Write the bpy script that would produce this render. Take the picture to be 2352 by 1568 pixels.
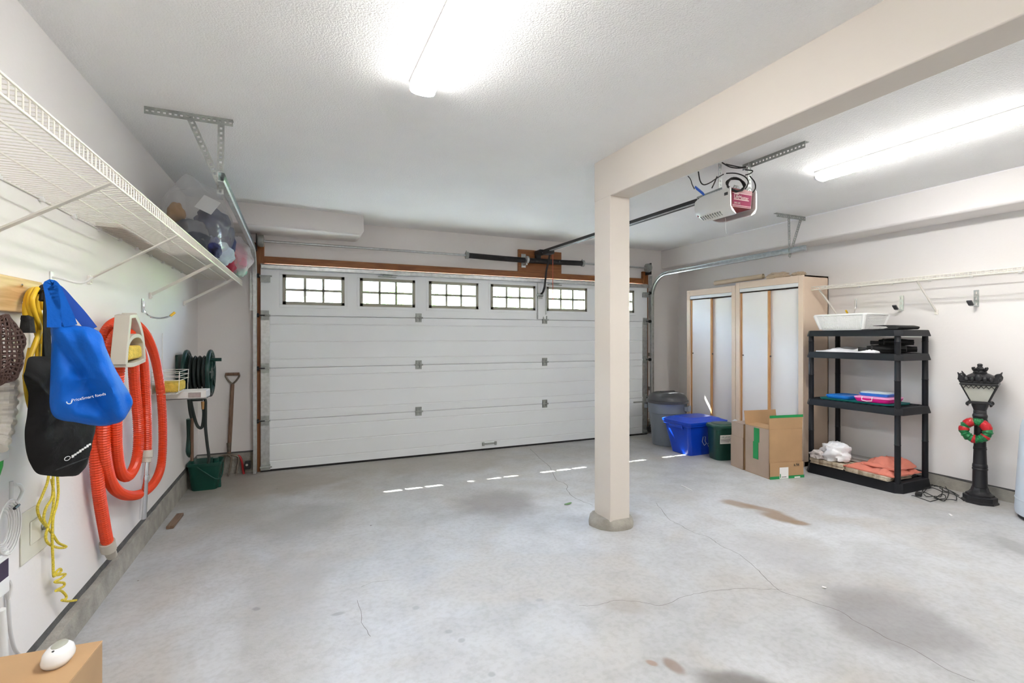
import bpy, bmesh, math, random
from mathutils import Vector, Matrix, noise
random.seed(7)
for o in list(bpy.data.objects): bpy.data.objects.remove(o)
SC = bpy.context.scene
COL = SC.collection
PI = math.pi

# ------------------------------------------------------------------ camera
F = 1131.0; YAW = math.radians(23.68); HZ = 774.0; HC = 1.371
cam = bpy.data.cameras.new('camera'); cam.sensor_width = 36.0; cam.lens = 36.0 * F / 2352
cam.shift_y = -(784.0 - HZ) / 2352; cam.clip_start = 0.02; cam.clip_end = 200
camo = bpy.data.objects.new('camera', cam); COL.objects.link(camo)
camo.location = (0, 0, HC); camo.rotation_euler = (PI / 2, 0, -YAW)
SC.camera = camo

# ------------------------------------------------------------------ sky, sun, exposure
SUN = Vector((0.76, -1.20, -1.72)).normalized()          # direction the sunlight travels
W = bpy.data.worlds.new('sky'); SC.world = W; W.use_nodes = True
nt = W.node_tree; nt.nodes.clear()
sky = nt.nodes.new('ShaderNodeTexSky'); sky.sky_type = 'NISHITA'; sky.sun_disc = False
sky.sun_elevation = math.asin(-SUN.z); sky.sun_rotation = math.atan2(-SUN.x, -SUN.y)
bg = nt.nodes.new('ShaderNodeBackground'); bg.inputs[1].default_value = 4.6
wo = nt.nodes.new('ShaderNodeOutputWorld')
nt.links.new(sky.outputs[0], bg.inputs[0]); nt.links.new(bg.outputs[0], wo.inputs[0])
sl = bpy.data.lights.new('sun', 'SUN'); sl.energy = 34; sl.angle = 0.0093; sl.color = (1, 0.96, 0.9)
so = bpy.data.objects.new('sun', sl); COL.objects.link(so); so.location = (-5, 14, 12)
so.rotation_euler = SUN.to_track_quat('-Z', 'Y').to_euler()
LED = 38.0                                                # strength of the ceiling light diffusers
vs = SC.view_settings; vs.view_transform = 'Standard'; vs.look = 'None'
vs.exposure = 1.15; vs.gamma = 1.0; vs.use_curve_mapping = False

# ------------------------------------------------------------------ measuring helpers
S_, C_ = math.sin(YAW), math.cos(YAW)
K = 0.018                                                 # the slab falls towards the garage door
def fz(y): return K * (5.6 - y)
def ray(x, y):
    u = (x - 1176.0) / F
    return Vector((S_ + u * C_, C_ - u * S_, (HZ - y) / F))
CAMP = Vector((0, 0, HC))
def atD(x, y, t): return CAMP + ray(x, y) * t
def atX(x, y, X): d = ray(x, y); return CAMP + d * (X / d.x)
def atY(x, y, Y): d = ray(x, y); return CAMP + d * (Y / d.y)
def atZ(x, y, Z): d = ray(x, y); return CAMP + d * ((Z - HC) / d.z)
def atF(x, y, dz=0):
    d = ray(x, y); return CAMP + d * ((K * 5.6 + dz - HC) / (d.z + K * d.y))
TH = 0.019; WX0, WY0 = -0.885, 5.67                       # the left wall runs a degree off square
def lwx(y): return WX0 - TH * (WY0 - y)
def atLW(x, y, off=0.0):
    d = ray(x, y); return CAMP + d * ((WX0 + off - TH * WY0) / (d.x - TH * d.y))
def atP(x, y, p0, n):
    d = ray(x, y); return CAMP + d * ((Vector(p0) - CAMP).dot(n) / d.dot(n))

# ------------------------------------------------------------------ materials
MATS = {}
def mat(name, col, rough=0.5, metal=0.0, var=0.06, scale=6.0, bump=0.0, bscale=60.0, spec=0.5, emit=0.0, trans=0.0, coat=0.0, detail=4.0):
    if name in MATS: return MATS[name]
    m = bpy.data.materials.new(name); m.use_nodes = True; n = m.node_tree; L = n.links
    b = n.nodes['Principled BSDF']
    b.inputs['Roughness'].default_value = rough; b.inputs['Metallic'].default_value = metal
    b.inputs['Specular IOR Level'].default_value = spec
    b.inputs['Coat Weight'].default_value = coat
    tc = n.nodes.new('ShaderNodeTexCoord')
    nz = n.nodes.new('ShaderNodeTexNoise'); nz.inputs['Scale'].default_value = scale; nz.inputs['Detail'].default_value = detail
    L.new(tc.outputs['Object'], nz.inputs['Vector'])
    rp = n.nodes.new('ShaderNodeValToRGB')
    c = Vector(col)
    rp.color_ramp.elements[0].position = 0.3; rp.color_ramp.elements[1].position = 0.7
    rp.color_ramp.elements[0].color = (*(c * (1 - var)), 1); rp.color_ramp.elements[1].color = (*[min(1, k * (1 + var)) for k in c], 1)
    L.new(nz.outputs['Fac'], rp.inputs['Fac']); L.new(rp.outputs['Color'], b.inputs['Base Color'])
    if emit:
        b.inputs['Emission Color'].default_value = (*col, 1); b.inputs['Emission Strength'].default_value = emit
    if bump:
        n2 = n.nodes.new('ShaderNodeTexNoise'); n2.inputs['Scale'].default_value = bscale; n2.inputs['Detail'].default_value = 3
        L.new(tc.outputs['Object'], n2.inputs['Vector'])
        bp = n.nodes.new('ShaderNodeBump'); bp.inputs['Strength'].default_value = bump; bp.inputs['Distance'].default_value = 0.01
        L.new(n2.outputs['Fac'], bp.inputs['Height']); L.new(bp.outputs['Normal'], b.inputs['Normal'])
    MATS[name] = m; return m
def wood(name, c1, c2, axis=0, rough=0.5, scale=3.0):
    if name in MATS: return MATS[name]
    m = bpy.data.materials.new(name); m.use_nodes = True; n = m.node_tree; L = n.links
    b = n.nodes['Principled BSDF']; b.inputs['Roughness'].default_value = rough
    tc = n.nodes.new('ShaderNodeTexCoord'); mp = n.nodes.new('ShaderNodeMapping')
    sc = [22.0, 22.0, 22.0]; sc[axis] = 1.6; mp.inputs['Scale'].default_value = sc
    L.new(tc.outputs['Object'], mp.inputs['Vector'])
    nz = n.nodes.new('ShaderNodeTexNoise'); nz.inputs['Scale'].default_value = scale; nz.inputs['Detail'].default_value = 6; nz.inputs['Distortion'].default_value = 0.6
    L.new(mp.outputs[0], nz.inputs['Vector'])
    rp = n.nodes.new('ShaderNodeValToRGB'); rp.color_ramp.elements[0].position = 0.32; rp.color_ramp.elements[1].position = 0.68
    rp.color_ramp.elements[0].color = (*c1, 1); rp.color_ramp.elements[1].color = (*c2, 1)
    L.new(nz.outputs['Fac'], rp.inputs['Fac']); L.new(rp.outputs['Color'], b.inputs['Base Color'])
    MATS[name] = m; return m
def film(name, col, clear=0.75, rough=0.12):
    if name in MATS: return MATS[name]
    m = bpy.data.materials.new(name); m.use_nodes = True; n = m.node_tree; L = n.links; n.nodes.clear()
    out = n.nodes.new('ShaderNodeOutputMaterial'); mx = n.nodes.new('ShaderNodeMixShader')
    tr = n.nodes.new('ShaderNodeBsdfTransparent'); gl = n.nodes.new('ShaderNodeBsdfPrincipled')
    tr.inputs[0].default_value = (*col, 1)
    gl.inputs['Base Color'].default_value = (*col, 1); gl.inputs['Roughness'].default_value = rough
    fr = n.nodes.new('ShaderNodeLayerWeight'); fr.inputs[0].default_value = 0.35
    mr = n.nodes.new('ShaderNodeMapRange'); mr.inputs['To Min'].default_value = 1 - clear; mr.inputs['To Max'].default_value = min(.6, (1-clear)*3.2)
    tc = n.nodes.new('ShaderNodeTexCoord'); nz = n.nodes.new('ShaderNodeTexNoise'); nz.inputs['Scale'].default_value = 14
    L.new(tc.outputs['Object'], nz.inputs['Vector'])
    bp = n.nodes.new('ShaderNodeBump'); bp.inputs['Strength'].default_value = 0.35; bp.inputs['Distance'].default_value = 0.02
    L.new(nz.outputs['Fac'], bp.inputs['Height']); L.new(bp.outputs['Normal'], gl.inputs['Normal'])
    L.new(fr.outputs['Facing'], mr.inputs['Value']); L.new(mr.outputs[0], mx.inputs[0])
    L.new(tr.outputs[0], mx.inputs[1]); L.new(gl.outputs[0], mx.inputs[2]); L.new(mx.outputs[0], out.inputs[0])
    MATS[name] = m; return m

M_wall = mat('painted drywall', (0.80, 0.765, 0.745), 0.75, var=0.025, scale=1.2, bump=0.08, bscale=45)
M_ceil = mat('textured ceiling paint', (0.89, 0.885, 0.875), 0.85, var=0.02, scale=2, bump=0.45, bscale=130)
M_beam = mat('cream painted drywall', (0.69, 0.63, 0.565), 0.65, var=0.02, scale=1.5, bump=0.05, bscale=40)
M_curb = mat('raw concrete', (0.34, 0.32, 0.28), 0.9, var=0.22, scale=9, bump=0.6, bscale=50)
M_strip = mat('dark sill gasket', (0.10, 0.098, 0.095), 0.8, var=0.3, scale=12, bump=0.3)
M_door = mat('white enamelled steel', (0.83, 0.855, 0.87), 0.38, var=0.012, scale=2)
M_frame = mat('olive grey window frame', (0.33, 0.32, 0.255), 0.45)
M_galv = mat('galvanised steel', (0.52, 0.54, 0.54), 0.33, 0.85, var=0.14, scale=30)
M_galvd = mat('dull galvanised angle', (0.36, 0.38, 0.36), 0.5, 0.6, var=0.15, scale=30)
M_chrome = mat('chrome', (0.82, 0.83, 0.85), 0.1, 1.0, var=0.02)
M_black = mat('black steel', (0.012, 0.012, 0.013), 0.4, 0.0, var=0.2)
M_blackp = mat('black plastic', (0.009, 0.010, 0.013), 0.5, var=0.15, scale=10, spec=0.3)
M_rubber = mat('black rubber', (0.01, 0.01, 0.01), 0.7, bump=0.3)
M_cedar = wood('stained cedar trim', (0.20, 0.065, 0.016), (0.34, 0.125, 0.035), 0)
M_cedarv = wood('stained cedar jamb', (0.20, 0.065, 0.016), (0.34, 0.125, 0.035), 2)
M_pine = wood('varnished pine', (0.56, 0.33, 0.13), (0.74, 0.50, 0.24), 1)
M_edge = wood('orange pine edging', (0.50, 0.25, 0.09), (0.66, 0.37, 0.16), 2)
M_tan = mat('tan melamine', (0.76, 0.60, 0.465), 0.5, var=0.02)
M_panel = mat('pale door panel', (0.80, 0.765, 0.755), 0.35, var=0.02, scale=2)
M_white = mat('white plastic', (0.82, 0.82, 0.80), 0.4, var=0.02)
M_wire = mat('white coated wire', (0.80, 0.77, 0.70), 0.4, var=0.04)
M_card = mat('brown cardboard', (0.43, 0.265, 0.135), 0.8, var=0.07, scale=5, bump=0.06, bscale=80)
M_cardg = mat('greyish cardboard', (0.40, 0.295, 0.225), 0.8, var=0.06, scale=4)
M_tape = mat('green packing tape', (0.012, 0.27, 0.075), 0.35, var=0.06)
M_paper = mat('white paper', (0.84, 0.83, 0.81), 0.7, var=0.03)
M_print = mat('dark print', (0.05, 0.05, 0.05), 0.7)
M_gprint = mat('dark green print', (0.02, 0.09, 0.05), 0.7)
M_wprint = mat('white print', (0.85, 0.85, 0.85), 0.6)
M_orange = mat('orange ribbed plastic', (0.70, 0.05, 0.006), 0.36, var=0.06)
M_beige = mat('grey beige plastic', (0.52, 0.48, 0.41), 0.5, var=0.04)
M_yellow = mat('yellow cord sheath', (0.80, 0.50, 0.02), 0.4)
M_rope = mat('yellow poly rope', (0.66, 0.52, 0.05), 0.7, var=0.3, scale=180)
M_sponge = mat('yellow sponge', (0.78, 0.55, 0.09), 0.95, var=0.15, scale=40, bump=0.8, bscale=160)
M_blue = mat('blue woven bag cloth', (0.002, 0.105, 0.50), 0.6, spec=0.2, var=0.08, scale=12, bump=0.12, bscale=120)
M_blackc = mat('black woven bag cloth', (0.006, 0.006, 0.006), 0.65, spec=0.25, var=0.2, scale=12, bump=0.15, bscale=120)
M_green = mat('dark green plastic', (0.003, 0.034, 0.026), 0.35, var=0.1)
M_bucket = mat('green bucket plastic', (0.002, 0.060, 0.042), 0.4, var=0.08)
M_hosed = mat('black green hose', (0.012, 0.020, 0.017), 0.55)
M_brownw = wood('worn brown handle', (0.13, 0.07, 0.04), (0.24, 0.14, 0.085), 2)
M_fork = mat('rusty dark steel', (0.16, 0.13, 0.10), 0.5, 0.5, var=0.3, scale=25)
M_red = mat('red plastic', (0.38, 0.012, 0.014), 0.45)
M_bluebin = mat('blue bin plastic', (0.003, 0.05, 0.50), 0.3, var=0.05)
M_greybin = mat('grey bin plastic', (0.20, 0.23, 0.27), 0.45, var=0.05)
M_darklid = mat('charcoal lid plastic', (0.055, 0.057, 0.062), 0.4, var=0.08)
M_orgbin = mat('forest green bin plastic', (0.006, 0.052, 0.038), 0.35, var=0.08)
M_iron = mat('black painted iron', (0.011, 0.011, 0.013), 0.42, var=0.2)
M_lglass = mat('frosted lantern glass', (0.50, 0.50, 0.44), 0.25)
M_wg = mat('green wreath foil', (0.01, 0.17, 0.05), 0.3, var=0.35, scale=45, bump=0.9, bscale=70)
M_wr = mat('red wreath ribbon', (0.50, 0.012, 0.02), 0.3, var=0.25, scale=30, bump=0.5, bscale=60)
M_coral = mat('coral cloth', (0.70, 0.225, 0.16), 0.8, var=0.08, scale=9)
M_lgrey = mat('light grey plastic', (0.56, 0.60, 0.64), 0.4, var=0.03)
M_pink = mat('hot pink plastic', (0.80, 0.01, 0.27), 0.3)
M_lpink = mat('light pink plastic', (0.85, 0.32, 0.55), 0.3)
M_teal = mat('teal plastic', (0.006, 0.16, 0.15), 0.4)
M_bluet = mat('bright blue plastic', (0.015, 0.20, 0.66), 0.35)
M_led = mat('glowing diffuser', (1.0, 0.985, 0.965), 0.5, var=0.0, emit=LED)
M_ledfill = mat('glowing diffuser, weaker lamp', (1.0, 0.985, 0.965), 0.5, var=0.0, emit=LED*.38)  # weaker glow for the added lamps behind the camera
M_ledside = mat('translucent diffuser side', (1.0, 0.985, 0.965), 0.5, var=0.0, emit=6.0)
M_metalw = mat('white fixture metal', (0.82, 0.82, 0.81), 0.4, var=0.01)

# ------------------------------------------------------------------ mesh helpers
class MB:
    def __init__(s): s.v = []; s.f = []; s.mi = []; s.m = 0
    def add(s, vs, fs):
        o = len(s.v); s.v += [Vector(p) for p in vs]
        for f in fs: s.f.append([i + o for i in f]); s.mi.append(s.m)
        return s
    def box(s, a, b):
        x0, y0, z0 = a; x1, y1, z1 = b
        return s.add([(x0,y0,z0),(x1,y0,z0),(x1,y1,z0),(x0,y1,z0),(x0,y0,z1),(x1,y0,z1),(x1,y1,z1),(x0,y1,z1)],
                     [(0,3,2,1),(4,5,6,7),(0,1,5,4),(1,2,6,5),(2,3,7,6),(3,0,4,7)])
    def hexa(s, p): return s.add(p, [(0,3,2,1),(4,5,6,7),(0,1,5,4),(1,2,6,5),(2,3,7,6),(3,0,4,7)])
    def obox(s, c, ax, ay, az):                       # centre and three half-axis vectors
        c, ax, ay, az = map(Vector, (c, ax, ay, az))
        return s.hexa([c-ax-ay-az, c+ax-ay-az, c+ax+ay-az, c-ax+ay-az, c-ax-ay+az, c+ax-ay+az, c+ax+ay+az, c-ax+ay+az])
    def bar(s, p, q, w, h, up=(0,0,1)):               # box from p to q, w across, h along up
        p, q = Vector(p), Vector(q); d = q - p; up = Vector(up); sd = d.cross(up)
        if sd.length < 1e-6: sd = d.cross(Vector((1,0,0)))
        sd.normalize(); u = sd.cross(d).normalized()
        return s.obox((p+q)/2, d/2, sd*w/2, u*h/2)
    def tube(s, pts, r, n=8, closed=False, caps=True):
        pts = [Vector(p) for p in pts]; N = len(pts)
        rs = r if isinstance(r, (list, tuple)) else [r]*N
        o = len(s.v); prev = None
        for i, p in enumerate(pts):
            a = pts[(i-1) % N] if (closed or i > 0) else p
            b = pts[(i+1) % N] if (closed or i < N-1) else p
            d = (b - a)
            if d.length < 1e-9: d = Vector((0,0,1))
            d.normalize()
            if prev is None:
                u = d.cross(Vector((0,0,1)))
                if u.length < 1e-3: u = d.cross(Vector((1,0,0)))
            else: u = prev - d*prev.dot(d)
            u.normalize(); w = d.cross(u); prev = u
            for k in range(n):
                t = 2*PI*k/n; s.v.append(p + (u*math.cos(t) + w*math.sin(t))*rs[i])
        for i in range(N if closed else N-1):
            j = (i+1) % N
            for k in range(n):
                l = (k+1) % n; s.f.append([o+i*n+k, o+i*n+l, o+j*n+l, o+j*n+k]); s.mi.append(s.m)
        if caps and not closed:
            s.f.append([o+k for k in range(n)][::-1]); s.mi.append(s.m)
            s.f.append([o+(N-1)*n+k for k in range(n)]); s.mi.append(s.m)
        return s
    def cyl(s, p, q, r, r2=None, n=16): return s.tube([p, q], [r, r if r2 is None else r2], n)
    def lathe(s, prof, c=(0,0,0), n=24, a0=0.0, sx=1.0, sy=1.0, caps=True):   # prof: (r, z) list
        o = len(s.v); c = Vector(c)
        for r, z in prof:
            for k in range(n):
                t = a0 + 2*PI*k/n; s.v.append(c + Vector((r*sx*math.cos(t), r*sy*math.sin(t), z)))
        for i in range(len(prof)-1):
            for k in range(n):
                l = (k+1) % n; s.f.append([o+i*n+k, o+i*n+l, o+(i+1)*n+l, o+(i+1)*n+k]); s.mi.append(s.m)
        if caps:
            s.f.append([o+k for k in range(n)][::-1]); s.mi.append(s.m)
            e = o+(len(prof)-1)*n; s.f.append([e+k for k in range(n)]); s.mi.append(s.m)
        return s
    def loft(s, rings, caps=True, closed=True):
        n = len(rings[0]); o = len(s.v)
        for r in rings: s.v += [Vector(p) for p in r]
        for i in range(len(rings)-1):
            for k in range(n if closed else n-1):
                l = (k+1) % n; s.f.append([o+i*n+k, o+i*n+l, o+(i+1)*n+l, o+(i+1)*n+k]); s.mi.append(s.m)
        if caps:
            s.f.append([o+k for k in range(n)][::-1]); s.mi.append(s.m)
            e = o+(len(rings)-1)*n; s.f.append([e+k for k in range(n)]); s.mi.append(s.m)
        return s
    def prism(s, poly, d):                            # polygon of points, extruded by vector d
        d = Vector(d); p = [Vector(q) for q in poly]; return s.loft([p, [q + d for q in p]])
    def grid(s, fn, nu, nv):
        o = len(s.v)
        for j in range(nv+1):
            for i in range(nu+1): s.v.append(Vector(fn(i/nu, j/nv)))
        for j in range(nv):
            for i in range(nu):
                a = o+j*(nu+1)+i; s.f.append([a, a+1, a+nu+2, a+nu+1]); s.mi.append(s.m)
        return s
    def rot(s, ang, c):
        m = Matrix.Rotation(ang, 3, 'Z'); c = Vector(c)
        s.v = [m @ (p - c) + c for p in s.v]; return s
    def tilt(s, axis, ang, c):
        m = Matrix.Rotation(ang, 3, axis); c = Vector(c)
        s.v = [m @ (p - c) + c for p in s.v]; return s

def world_loc(o):
    p = Vector((0,0,0))
    while o is not None: p += o.location; o = o.parent
    return p
def mesh_of(name, mb, mats, smooth=35, off=Vector((0,0,0))):
    me = bpy.data.meshes.new(name); me.from_pydata([p - off for p in mb.v], [], mb.f)
    bm = bmesh.new(); bm.from_mesh(me); bmesh.ops.recalc_face_normals(bm, faces=bm.faces); bm.to_mesh(me); bm.free()
    for m in (mats if isinstance(mats, (list, tuple)) else [mats]): me.materials.append(m)
    for i, p in enumerate(me.polygons): p.material_index = mb.mi[i]; p.use_smooth = smooth > 0
    if smooth > 0: me.set_sharp_from_angle(angle=math.radians(smooth))
    me.update(); return me
def obj(name, mb, mats, parent=None, bevel=0.0, smooth=35, local=False, label=None):
    off = Vector((0,0,0)) if (local or parent is None) else world_loc(parent)
    o = bpy.data.objects.new(name, mesh_of(name, mb, mats, smooth, off)); COL.objects.link(o)
    if parent is not None: o.parent = parent
    if bevel:
        b = o.modifiers.new('bevel', 'BEVEL'); b.width = bevel; b.segments = 2; b.limit_method = 'ANGLE'; b.angle_limit = math.radians(40)
    if label: o['label'] = label
    return o
def tag(o, label, cat, group=None, kind=None):
    o['label'] = label; o['category'] = cat
    if group: o['group'] = group
    if kind: o['kind'] = kind
    return o
def thing(name, label, cat, loc=(0,0,0), group=None, rotz=0.0):
    o = bpy.data.objects.new(name, None); COL.objects.link(o); o.empty_display_size = 0.05
    o.location = loc; o.rotation_euler = (0,0,rotz); return tag(o, label, cat, group)
def struct(name, mb, mats, label=None, bevel=0.0, smooth=35, parent=None):
    o = obj(name, mb, mats, parent, bevel, smooth); o['kind'] = 'structure'
    if label: o['label'] = label
    return o
def copy_to(src, loc, parent, name=None):
    c = src.copy(); c.name = name or src.name; COL.objects.link(c); c.location = loc; c.parent = parent; return c
def catmull(pts, per=8, closed=False):
    P = [Vector(p) for p in pts]; N = len(P); out = []
    for i in range(N if closed else N-1):
        if closed: a, b, c, d = P[(i-1) % N], P[i], P[(i+1) % N], P[(i+2) % N]
        else: a, b, c, d = P[max(i-1,0)], P[i], P[i+1], P[min(i+2,N-1)]
        for k in range(per):
            t = k/per
            out.append(0.5*((2*b) + (c-a)*t + (2*a-5*b+4*c-d)*t*t + (3*b-a-3*c+d)*t**3))
    if not closed: out.append(P[-1])
    return out
def resample(pts, step):
    out = [pts[0].copy()]; acc = 0.0
    for a, b in zip(pts, pts[1:]):
        L = (b-a).length
        if L < 1e-9: continue
        pos = step - acc
        while pos <= L: out.append(a + (b-a)*(pos/L)); pos += step
        acc = (acc + L) % step
    return out
def text(body, size, p, right, up, m, parent, name='lettering', ext=0.0006, align='LEFT'):
    c = bpy.data.curves.new(name, 'FONT'); c.body = body; c.size = size; c.extrude = ext; c.align_x = align
    c.materials.append(m)
    tmp = bpy.data.objects.new(name, c); COL.objects.link(tmp)
    me = bpy.data.meshes.new_from_object(tmp.evaluated_get(bpy.context.evaluated_depsgraph_get()))
    bpy.data.objects.remove(tmp); bpy.data.curves.remove(c)
    o = bpy.data.objects.new(name, me); COL.objects.link(o)
    r = Vector(right).normalized(); n = r.cross(Vector(up)).normalized(); u = n.cross(r)
    mt = Matrix((r, u, n)).transposed().to_4x4(); mt.translation = Vector(p) - world_loc(parent)
    o.parent = parent; o.matrix_local = mt; return o
def nz(p, s=1.0): return noise.noise(Vector(p)*s)
def pillow(outline, P0, N, bulge, rings=7, per=4, wr=0.012, ws=9.0, back=0.25, seed=0.0, warp=None, flat=2.2):
    """closed cloth body: an outline on a vertical plane, swelling to both sides"""
    pts = catmull([atP(x, y, P0, N) for x, y in outline], per, True); n = len(pts)
    c = sum(pts, Vector())/n; mb = MB(); N = Vector(N)
    def layer(k, sgn):
        r = k/rings; q = []
        for p in pts:
            b = c + (p - c)*(1-r)
            h = bulge*math.sqrt(max(0.0, 1-(1-r)**flat if False else 1-(1-min(1, r*flat/2.2))**2.2)) * (1 if sgn > 0 else back)
            w = ((1-2.2*abs(nz(b + Vector((seed,0,0)), ws))) + 0.5*(1-2.2*abs(nz(b + Vector((0,seed,0)), ws*2.1))))*wr*min(1, r*4)
            e = warp(b) if warp else 0.0
            q.append(b + N*(sgn*h + w + e))
        return q
    seq = [layer(k, -1) for k in range(rings-1, 0, -1)] + [layer(0, 1)] + [layer(k, 1) for k in range(1, rings)]
    mb.loft(seq, caps=False)
    o = len(mb.v); tot = len(seq)
    mb.v.append(sum(seq[0], Vector())/n); mb.v.append(sum(seq[-1], Vector())/n)
    for k in range(n):
        l = (k+1) % n; mb.f.append([k, o, l]); mb.mi.append(0)
        b = (tot-1)*n; mb.f.append([b+k, b+l, o+1]); mb.mi.append(0)
    return mb
def lump(c, r, amp=0.25, sc=3.0, seed=0, n=20, m=12, zmin=None, sq=1.0):
    c = Vector(c); mb = MB(); R = []
    for j in range(m+1):
        t = PI*j/m; q = []
        for i in range(n):
            a = 2*PI*i/n
            def se(v): return math.copysign(abs(v)**sq, v)
            d = Vector((se(math.sin(t))*se(math.cos(a)), se(math.sin(t))*se(math.sin(a)), se(math.cos(t))))
            k = 1 + amp*nz(d*1.0 + Vector((seed, seed*0.7, 0)), sc)
            p = c + Vector((d.x*r[0], d.y*r[1], d.z*r[2]))*k
            if zmin is not None: p.z = max(p.z, zmin)
            q.append(p)
        R.append(q)
    mb.loft(R, caps=False); return mb
def perforated(mb, p, q, w, th, nrm, pitch=0.03, hole=0.013):
    """flat punched bar from p to q, lying across nrm; rungs between two rails leave the holes"""
    p, q, nrm = Vector(p), Vector(q), Vector(nrm).normalized(); d = q - p; L = d.length; d.normalize()
    sd = nrm.cross(d).normalized(); rw = (w-hole)/2
    for s in (-1, 1):
        c = (p+q)/2 + sd*s*(hole/2+rw/2); mb.obox(c, d*L/2, sd*rw/2, nrm*th/2)
    k = max(1, int(L/pitch)); st = L/k
    for i in range(k+1):
        a = max(0, i*st-(pitch-hole)/2); b = min(L, i*st+(pitch-hole)/2)
        mb.obox(p + d*(a+b)/2, d*(b-a)/2, sd*hole/2, nrm*th/2)
    return mb

# ================================================================== THE ROOM
CZ = 2.62; RX = 5.17; FY = 5.67; YB = -1.5
def floor_material():
    m = bpy.data.materials.new('worn concrete slab'); m.use_nodes = True; n = m.node_tree; L = n.links
    b = n.nodes['Principled BSDF']; b.inputs['Specular IOR Level'].default_value = 0.4
    tc = n.nodes.new('ShaderNodeTexCoord')
    def noi(sc, det=5, dist=0.0):
        q = n.nodes.new('ShaderNodeTexNoise'); q.inputs['Scale'].default_value = sc; q.inputs['Detail'].default_value = det; q.inputs['Distortion'].default_value = dist
        L.new(tc.outputs['Object'], q.inputs['Vector']); return q.outputs['Fac']
    def ramp(fac, p0, c0, p1, c1):
        r = n.nodes.new('ShaderNodeValToRGB'); e = r.color_ramp.elements
        e[0].position = p0; e[0].color = (*c0, 1); e[1].position = p1; e[1].color = (*c1, 1); L.new(fac, r.inputs[0]); return r.outputs[0]
    def mix(f, a, c, typ='MIX'):
        x = n.nodes.new('ShaderNodeMixRGB'); x.blend_type = typ
        if isinstance(f, float): x.inputs[0].default_value = f
        else: L.new(f, x.inputs[0])
        L.new(a, x.inputs[1])
        if isinstance(c, tuple): x.inputs[2].default_value = (*c, 1)
        else: L.new(c, x.inputs[2])
        return x.outputs[0]
    col = ramp(noi(0.7, 6, 0.5), 0.3, (0.44, 0.44, 0.44), 0.72, (0.575, 0.58, 0.59))
    col = mix(0.55, col, ramp(noi(5.5, 8, 0.3), 0.34, (0.77, 0.765, 0.755), 0.6, (1, 1, 1)), 'MULTIPLY')
    col = mix(ramp(noi(1.3, 6, 1.2), .46, (0,0,0), .70, (.55,)*3), col, (0.44, 0.40, 0.345))
    col = mix(0.45, col, ramp(noi(38, 6), 0.36, (0.78, 0.77, 0.75), 0.56, (1, 1, 1)), 'MULTIPLY')
    wob = n.nodes.new('ShaderNodeTexNoise'); wob.inputs['Scale'].default_value = 3.5; wob.inputs['Detail'].default_value = 7
    L.new(tc.outputs['Object'], wob.inputs['Vector'])
    # centre, end of long half axis, end of short half axis (all measured in the photograph), colour, strength
    ST = [((1140,1152),(1265,1160),(1150,1118),(0.22,0.20,0.185),0.62), ((700,1196),(815,1196),(690,1148),(0.24,0.23,0.21),0.5),
          ((620,1105),(860,1105),(600,1068),(0.30,0.25,0.19),0.65), ((660,1390),(640,1720),(790,1390),(0.34,0.31,0.27),0.42),  # patch by the bucket: brown floor colour with some shade painted in
          ((560,1170),(700,1250),(440,1210),(0.34,0.32,0.28),0.4),
          ((1700,1158),(1760,1172),(1692,1166),(0.27,0.19,0.125),0.8), ((1790,1186),(1850,1204),(1782,1196),(0.25,0.17,0.11),0.85), ((1750,1168),(1815,1182),(1746,1173),(0.27,0.19,0.13),0.75), ((1835,1200),(1866,1206),(1832,1206),(0.25,0.17,0.11),0.8), ((2060,1430),(2330,1600),(1960,1490),(0.20,0.185,0.18),0.55),
          ((1720,1590),(1900,1640),(1700,1535),(0.13,0.115,0.105),0.75), ((1498,1523),(1516,1530),(1494,1530),(0.30,0.19,0.12),0.75),
          ((1548,1530),(1580,1552),(1535,1540),(0.24,0.165,0.12),0.75), ((2345,1260),(2420,1300),(2250,1230),(0.22,0.21,0.20),0.5),
          ((1800,1265),(1960,1320),(1760,1300),(0.34,0.33,0.33),0.4), ((1420,1190),(1490,1205),(1400,1215),(0.33,0.28,0.22),0.55),
          ((1000,1060),(1300,1040),(1000,1095),(0.36,0.32,0.26),0.5), ((1440,1392),(1520,1400),(1440,1370),(0.30,0.26,0.22),0.35),
          ((740,1310),(830,1250),(700,1290),(0.34,0.33,0.32),0.3), ((590,1398),(600,1400),(590,1402),(0.2,0.19,0.18),0.6),
          ((775,1410),(795,1406),(775,1414),(0.25,0.24,0.23),0.6), ((955,1395),(965,1396),(955,1401),(0.28,0.28,0.28),0.6),
          ((1030,1450),(1042,1450),(1030,1456),(0.27,0.27,0.27),0.6), ((1060,1470),(1070,1472),(1060,1478),(0.27,0.27,0.27),0.6),
          ((1130,1547),(1142,1547),(1130,1552),(0.28,0.28,0.28),0.6), ((1240,1377),(1252,1376),(1240,1382),(0.28,0.28,0.30),0.55)]
    for c, e1, e2, colr, st in ST:
        c, a, d = atF(*c), atF(*e1), atF(*e2); a -= c; d -= c
        ang = math.atan2(a.y, a.x); ra = a.length
        rb = max(0.02, abs(-d.x*math.sin(ang) + d.y*math.cos(ang)))
        mp = n.nodes.new('ShaderNodeMapping'); mp.vector_type = 'TEXTURE'
        mp.inputs['Location'].default_value = (c.x, c.y, 0); mp.inputs['Rotation'].default_value = (0, 0, ang); mp.inputs['Scale'].default_value = (ra, rb, 50)
        L.new(tc.outputs['Object'], mp.inputs['Vector'])
        ad = n.nodes.new('ShaderNodeMixRGB'); ad.blend_type = 'ADD'; ad.inputs[0].default_value = 1.0
        sb = n.nodes.new('ShaderNodeVectorMath'); sb.operation = 'MULTIPLY_ADD'; sb.inputs[1].default_value = (1.1,)*3; sb.inputs[2].default_value = (-0.55,)*3
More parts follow.
